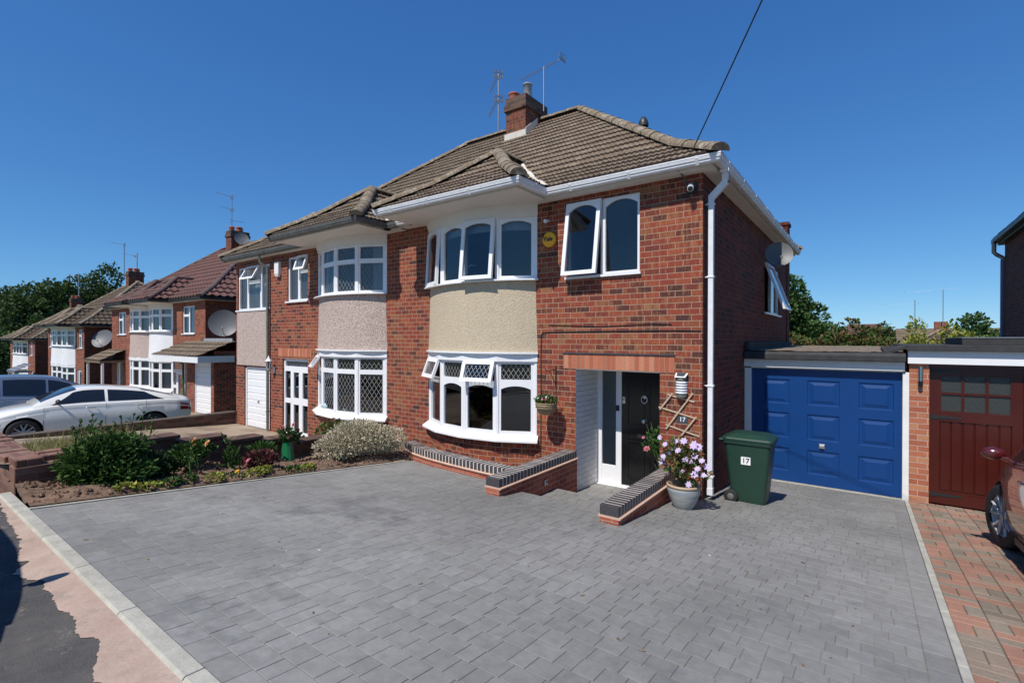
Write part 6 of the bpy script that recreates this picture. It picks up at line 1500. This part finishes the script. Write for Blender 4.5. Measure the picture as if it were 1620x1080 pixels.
def car(label, body_mat, P, loc, yaw, pitch=0, mirror_mat=None, trim='black_plastic', aerial_=False, rim='alu'):
    r = thing('parked_car', label, 'car', (0, 0, 0), 'parked cars')
    L2 = P['L'] / 2
    hw = lambda x: interp(P['hw'], x); zt = lambda x: interp(P['hood'], x); zl = lambda x: interp(P['low'], x); zb = lambda x: zt(x) - interp(P['drop'], x)
    xs_ = [-L2 + P['L'] * (0.5 - .5 * math.cos(math.pi * i / 56)) for i in range(57)]
    mb = MB(); G = []
    for x in xs_:
        h, t, l, b = hw(x), zt(x), zl(x), zb(x); m = l + (b - l) * .5
        half = [(0, l), (h * .78, l), (h * .94, l + .05), (h * .985, l + .16), (h * 1.0, m), (h * .995, m + (b - m) * .55), (h * .965, m + (b - m) * .75), (h * .975, b - .035), (h * .95, b), (h * .88, b + (t - b) * .45), (h * .6, b + (t - b) * .85), (h * .3, t), (0, t + .006)]
        ring = [Vector((x, y, z)) for y, z in half] + [Vector((x, -y, z)) for y, z in reversed(half[1:-1])]
        G.append(ring + [ring[0]])
    mb.grid([list(reversed(g)) for g in G])
    mb.add(G[0][:-1], [tuple(range(len(G[0]) - 2, -1, -1))]); mb.add(G[-1][:-1], [tuple(range(len(G[0]) - 1))])
    body = mb.build('body', [body_mat, 'black_plastic'], r)
    # merge seams and cut wheel arches
    import bmesh
    bm = bmesh.new(); bm.from_mesh(body.data); bmesh.ops.remove_doubles(bm, verts=bm.verts, dist=.0008); bmesh.ops.recalc_face_normals(bm, faces=bm.faces); bm.to_mesh(body.data); bm.free()
    wr = P['wr']; cut = MB()
    for wx in P['axles']:
        for sy in (-1, 1):
            y0, y1 = sy * .55, sy * 1.1
            cut.lathe([(0, min(y0, y1)), (wr + .045, min(y0, y1)), (wr + .045, max(y0, y1)), (0, max(y0, y1))], (0, 0, 0), 40, 'Y')
            for i in range(len(cut.v) - 160, len(cut.v)): p = cut.v[i]; cut.v[i] = Vector((p.x + wx, -p.y, p.z + wr + .01))
    cm = bpy.data.meshes.new('c'); cm.from_pydata([tuple(v) for v in cut.v], [], cut.f); cm.materials.append(M[body_mat] if isinstance(body_mat, str) else body_mat); cm.materials.append(M['black_plastic'])
    bm = bmesh.new(); bm.from_mesh(cm); bmesh.ops.remove_doubles(bm, verts=bm.verts, dist=.0005); bmesh.ops.recalc_face_normals(bm, faces=bm.faces); bm.to_mesh(cm); bm.free()
    for p in cm.polygons: p.material_index = 1
    co = link(bpy.data.objects.new('c', cm)); bo = body.modifiers.new('b', 'BOOLEAN'); bo.object = co; bo.operation = 'DIFFERENCE'; bo.solver = 'EXACT'
    bpy.context.view_layer.update()
    nm = bpy.data.meshes.new_from_object(body.evaluated_get(bpy.context.evaluated_depsgraph_get())); body.modifiers.clear()
    if len(nm.polygons) > 200: body.data = nm
    body.data.name = 'body'; bpy.data.objects.remove(co)
    for p in body.data.polygons: p.use_smooth = len(p.vertices) <= 4
    # greenhouse
    zr = lambda x: interp(P['roof'], x); g0, g1 = P['roof'][0][0], P['roof'][-1][0]
    def gh(x, t, off=0):
        base = zb(x) - .005; top = max(zr(x), base + .005); hb = hw(x) * .94; q = (top - base) / P['gh']; hr = hb - (hb - P['rw']) * min(1, q)
        if t < .6:
            s_ = t / .6; y = hb + (hr - hb) * (s_ ** 1.25); z = base + (top - .05 * min(1, q) - base) * s_
            return Vector((x, y + off, z + off * .3))
        s_ = (t - .6) / .4; a = s_ * math.pi / 2
        return Vector((x, hr * (math.cos(a) ** .7 if s_ < 1 else 0), top - .05 * min(1, q) + (.05 * min(1, q) + .015) * math.sin(a) + off))
    gx = [g0 + (g1 - g0) * i / 48 for i in range(49)]; ts = [0, .12, .24, .36, .48, .57, .6, .63, .67, .72, .78, .85, .92, 1]
    mb = MB()
    for sy in (1, -1):
        GG = [[Vector((p.x, p.y * sy, p.z)) for p in (gh(x, t) for t in ts)] for x in gx]
        if sy > 0: GG.reverse()
        mb.grid(GG)
    mb.build('cabin', body_mat, r)
    # side glass, screens
    for sy in (1, -1):
        for (xa, xb, sa, sb) in P['glass']:
            mb = MB(); n = 16
            GG = []
            for j in range(7):
                f = .10 + .80 * j / 6; row = []
                for i in range(n + 1):
                    x0 = xa + sa * f; x1 = xb + sb * f; x = x0 + (x1 - x0) * i / n; p = gh(x, min(.6, f * .6), .006); row.append(Vector((p.x, p.y * sy, p.z)))
                GG.append(row)
            if sy > 0: GG = [list(reversed(q)) for q in GG]
            mb.grid(GG); mb.build('side_window', 'window_dark', r)
    for nmx, (xa, xb) in (('windscreen', P['screen']), ('rear_window', P['rear'])):
        mb = MB(); GG = []
        for i in range(9):
            x = xa + (xb - xa) * i / 8; half = [gh(x, t, .006) for t in (.64, .68, .74, .8, .87, .94, 1)]
            GG.append([Vector((p.x, p.y, p.z)) for p in half] + [Vector((p.x, -p.y, p.z)) for p in reversed(half[:-1])])
        if (xb - xa) < 0: GG.reverse()
        mb.grid(GG); mb.build(nmx, 'screen_glass', r)
    # wheels
    for wx in P['axles']:
        for sy in (-1, 1):
            c = Vector((wx, sy * (hw(wx) - P.get('tuck', .115)), wr)); st_ = R(P.get('steer', 0)) if wx > 0 else 0; RM = Matrix.Rotation(st_, 4, 'Z'); sx_ = (lambda p, c=c, RM=RM: c + (RM @ (p - c))); mb = MB(sx_)
            mb.lathe([(wr * .66, -.10), (wr * .9, -.105), (wr * .985, -.085), (wr, -.04), (wr, .04), (wr * .985, .085), (wr * .9, .105), (wr * .66, .10), (wr * .66, -.10)], c, 40, 'Y'); w_ = mb.build('wheel', 'rubber', r)
            mb = MB(sx_); o = sy * .085
            mb.lathe([(wr * .66, .10 * -sy), (wr * .69, .10 * -sy), (wr * .69, .098 * sy * -1), (wr * .60, .05 * -sy), (wr * .58, -.02)], c, 40, 'Y')
            for k in range(5):
                for dq in (-.13, .13):
                    a = 6.2832 * k / 5 + .3; d0 = Vector((math.cos(a), 0, math.sin(a))); d1 = Vector((math.cos(a + dq * 2.2), 0, math.sin(a + dq * 2.2)))
                    mb.tube([c + d0 * .05 + Vector((0, o * .82, 0)), c + d1 * wr * .67 + Vector((0, o, 0))], [.022, .015], 5)
            mb.lathe([(0, -.088 * sy), (.055, -.085 * sy), (.06, -.06 * sy)], c, 16, 'Y'); mb.build('rim', rim, w_)
            mb = MB(sx_); mb.lathe([(0, -.03 * sy), (wr * .62, -.03 * sy)], c, 24, 'Y'); mb.build('brake_disc', 'black_plastic', w_)
    # lamps, mirrors, handles, shut lines
    def patch(name, mat, x0, x1, f0, f1, end, off=.008):
        for sy in (1, -1):
            mb = MB(); GG = []
            for i in range(7):
                x = x0 + (x1 - x0) * i / 6; row = []
                for j in range(4):
                    f = f0 + (f1 - f0) * j / 3; z = zl(x) + (zb(x) - zl(x)) * f
                    row.append(Vector((x, sy * (hw(x) * (1.0 if f < .75 else .975) + off), z)))
                GG.append(row)
            if (sy > 0) == (x1 > x0): GG.reverse()
            mb.grid(GG); mb.build(name, mat, r)
    patch('headlight', 'headlamp', L2 - .05, L2 - .48, .66, .90, 1); patch('tail_light', 'taillamp', -L2 + .04, -L2 + .36, .62, .88, -1)
    for sy in (1, -1):
        for (xh) in P['handles']:
            z = zb(xh) - .12; y = sy * (hw(xh) * .985 + .012); mb = MB(); mb.tube([(xh - .10, y, z), (xh - .08, y + sy * .018, z + .004), (xh + .08, y + sy * .018, z + .004), (xh + .10, y, z)], .011, 6); mb.build('door_handle', 'chrome' if P.get('chrome') else body_mat, r)
        mb = MB()
        for xl in P['lines']:
            pts = []
            for k in range(9):
                z = zl(xl) + .06 + (zb(xl) - zl(xl) - .06) * k / 8; f = (z - zl(xl)) / (zb(xl) - zl(xl)); w_ = 1.0 if f > .3 else .985 + .015 * f / .3
                if f > .6: w_ = .985
                pts.append((xl, sy * (hw(xl) * w_ + .0015), z))
            mb.tube(pts, .0035, 4)
        mb.build('shut_lines', 'black_plastic', r)
        xm = P['mirror']; yb_ = sy * (hw(xm) * .93); mb = MB(); mb.tube([(xm, yb_, zb(xm) + .02), (xm, yb_ + sy * .10, zb(xm) + .07)], .02, 6)
        G2 = []
        for k in range(9):
            a = math.pi * k / 8; q = math.sin(a) ** .6; G2.append([Vector((xm + .045 + .055 * math.cos(th) * q - .02, yb_ + sy * (.05 + .21 * k / 8), zb(xm) + .10 + .065 * math.sin(th) * q)) for th in [6.2832 * i / 12 for i in range(13)]])
        if sy < 0: G2.reverse()
        mb.grid(G2); mb.build('door_mirror', mirror_mat or body_mat, r)
    mb = MB(); mb.box(L2 - .02, L2 + .008, -.45, .45, .30, .42); mb.build('grille', 'black_plastic', r, bevel=.01)
    if P.get('skirt', True):
        mb = MB(); mb.box(P['axles'][1] + wr + .08, P['axles'][0] - wr - .08, -hw(0) + .06, hw(0) - .06, .14, .21); mb.build('sill', 'black_plastic', r)
    if aerial_: mb = MB(); zz = zr(-L2 + 1.0); mb.tube([(-L2 + 1.0, 0, zz), (-L2 + .78, 0, zz + .20)], [.008, .006], 6); mb.lathe([(0, -.01), (.012, 0), (0, .012)], (-L2 + .78, 0, zz + .2), 8); mb.build('aerial', 'black_plastic', r)
    r.location = loc; r.rotation_euler = (0, pitch, yaw); r.rotation_mode = 'XYZ'
    return r
M['rim_bright'] = plain('bright alloy', (.42, .42, .42), .4, metal=.0, var=.05)
M['car_white'] = plain('white car paint', (.86, .845, .79), .25, var=.01, coat=1)
M['car_silver'] = plain('silver blue car paint', (.24, .27, .32), .25, metal=.5, var=.02, coat=1)
M['car_red'] = plain('dark red car paint', (.075, .007, .007), .25, metal=0, var=.03, coat=1)
M['car_black'] = plain('black car paint', (.01, .01, .012), .2, var=.02, coat=1)
M['screen_glass'] = plain('windscreen glass', (.02, .025, .035), .03, var=.02, spec=1)
M['headlamp'] = plain('headlamp glass', (.45, .47, .5), .08, var=.2, metal=.6)
M['taillamp'] = plain('red lamp glass', (.45, .015, .02), .12, var=.1)
COUPE = dict(L=4.64, wr=.325, gh=.44, rw=.58, axles=(1.40, -1.30), chrome=True,
    hw=[(-2.32, .62), (-2.2, .76), (-1.9, .86), (-1.2, .895), (0, .885), (1.2, .895), (1.8, .85), (2.1, .74), (2.26, .60), (2.32, .48)],
    hood=[(-2.32, .88), (-2.25, 1.04), (-2.05, 1.10), (-1.6, 1.11), (-.5, 1.06), (.8, 1.01), (1.05, .99), (1.6, .90), (2.05, .77), (2.25, .63), (2.32, .5)],
    drop=[(-2.32, .16), (-1.9, .10), (-.5, .05), (.8, .04), (1.5, .09), (2.1, .12), (2.32, .08)],
    low=[(-2.32, .42), (-2.1, .26), (-1.7, .20), (0, .18), (1.7, .19), (2.1, .22), (2.32, .34)],
    roof=[(-1.95, 1.06), (-1.55, 1.20), (-1.0, 1.335), (-.5, 1.405), (0, 1.43), (.35, 1.40), (.75, 1.25), (1.12, 1.06), (1.25, .97)],
    glass=[(-1.62, -.24, .60, .0), (-.17, .98, .0, -.55)], screen=(1.12, .42), rear=(-1.75, -1.0), handles=(-.95, .12), lines=(1.05, -.20, -1.10), mirror=.78)
HATCH = dict(L=4.30, wr=.32, gh=.58, rw=.60, axles=(1.32, -1.28), chrome=False,
    hw=[(-2.15, .66), (-2.02, .80), (-1.7, .87), (0, .89), (1.2, .885), (1.75, .83), (2.0, .70), (2.15, .5)],
    hood=[(-2.15, .85), (-2.08, 1.02), (-1.7, 1.05), (0, 1.0), (.95, .98), (1.5, .92), (1.9, .80), (2.08, .66), (2.15, .5)],
    drop=[(-2.15, .14), (-1.7, .07), (0, .05), (1, .06), (1.5, .10), (2.15, .10)],
    low=[(-2.15, .42), (-2.0, .27), (-1.6, .21), (0, .19), (1.6, .20), (2.0, .24), (2.15, .36)],
    roof=[(-2.1, 1.04), (-1.98, 1.25), (-1.75, 1.44), (-1.2, 1.54), (-.4, 1.58), (.25, 1.53), (.75, 1.33), (1.15, 1.10), (1.35, .98)],
    glass=[(-1.85, -.98, .18, .0), (-.92, -.02, .0, .0), (.04, 1.08, .0, -.62)], screen=(1.2, .35), rear=(-2.06, -1.72), handles=(-.85, .15), lines=(1.05, .01, -1.0), mirror=.82)
car('white four door coupe with dark windows parked on the next drive behind the low wall', 'car_white', COUPE, (-17.9, 4.15, -.55), R(-95), R(-2.5), mirror_mat='black_plastic', rim='rim_bright')
car('silver blue hatchback half hidden behind the white coupe', 'car_silver', HATCH, (-20.6, 3.55, -.50), R(90), R(3))
RC = dict(HATCH); RC['chrome'] = True; RC['steer'] = 14; RC['tuck'] = .10; RC['wr'] = .335
car('dark red car with black and white door mirror parked before the maroon garage', 'car_red', RC, (2.02, 6.15, .082), R(90), R(5.7), mirror_mat='mirror_two') if False else None
car('dark red car in the neighbouring drive with its nose towards the maroon garage', 'car_red', RC, (2.0, 6.13, .084), R(90), R(5.7), rim='rim_bright')
car('black hatchback on the asphalt just outside the left edge, its shadow falling into view', 'car_black', HATCH, (-5.25, -.90, .57), R(0), 0)
# bin sticker
mb = MB(); mb.box(-1.455, -1.335, 7.310, 7.314, .49, .595); st = mb.build('number_sticker', 'white_ink', binr)
q = text_obj('17', (-1.395, 7.308, .542), .095, 'black_ink', st, bold=.0012, ext=.001)
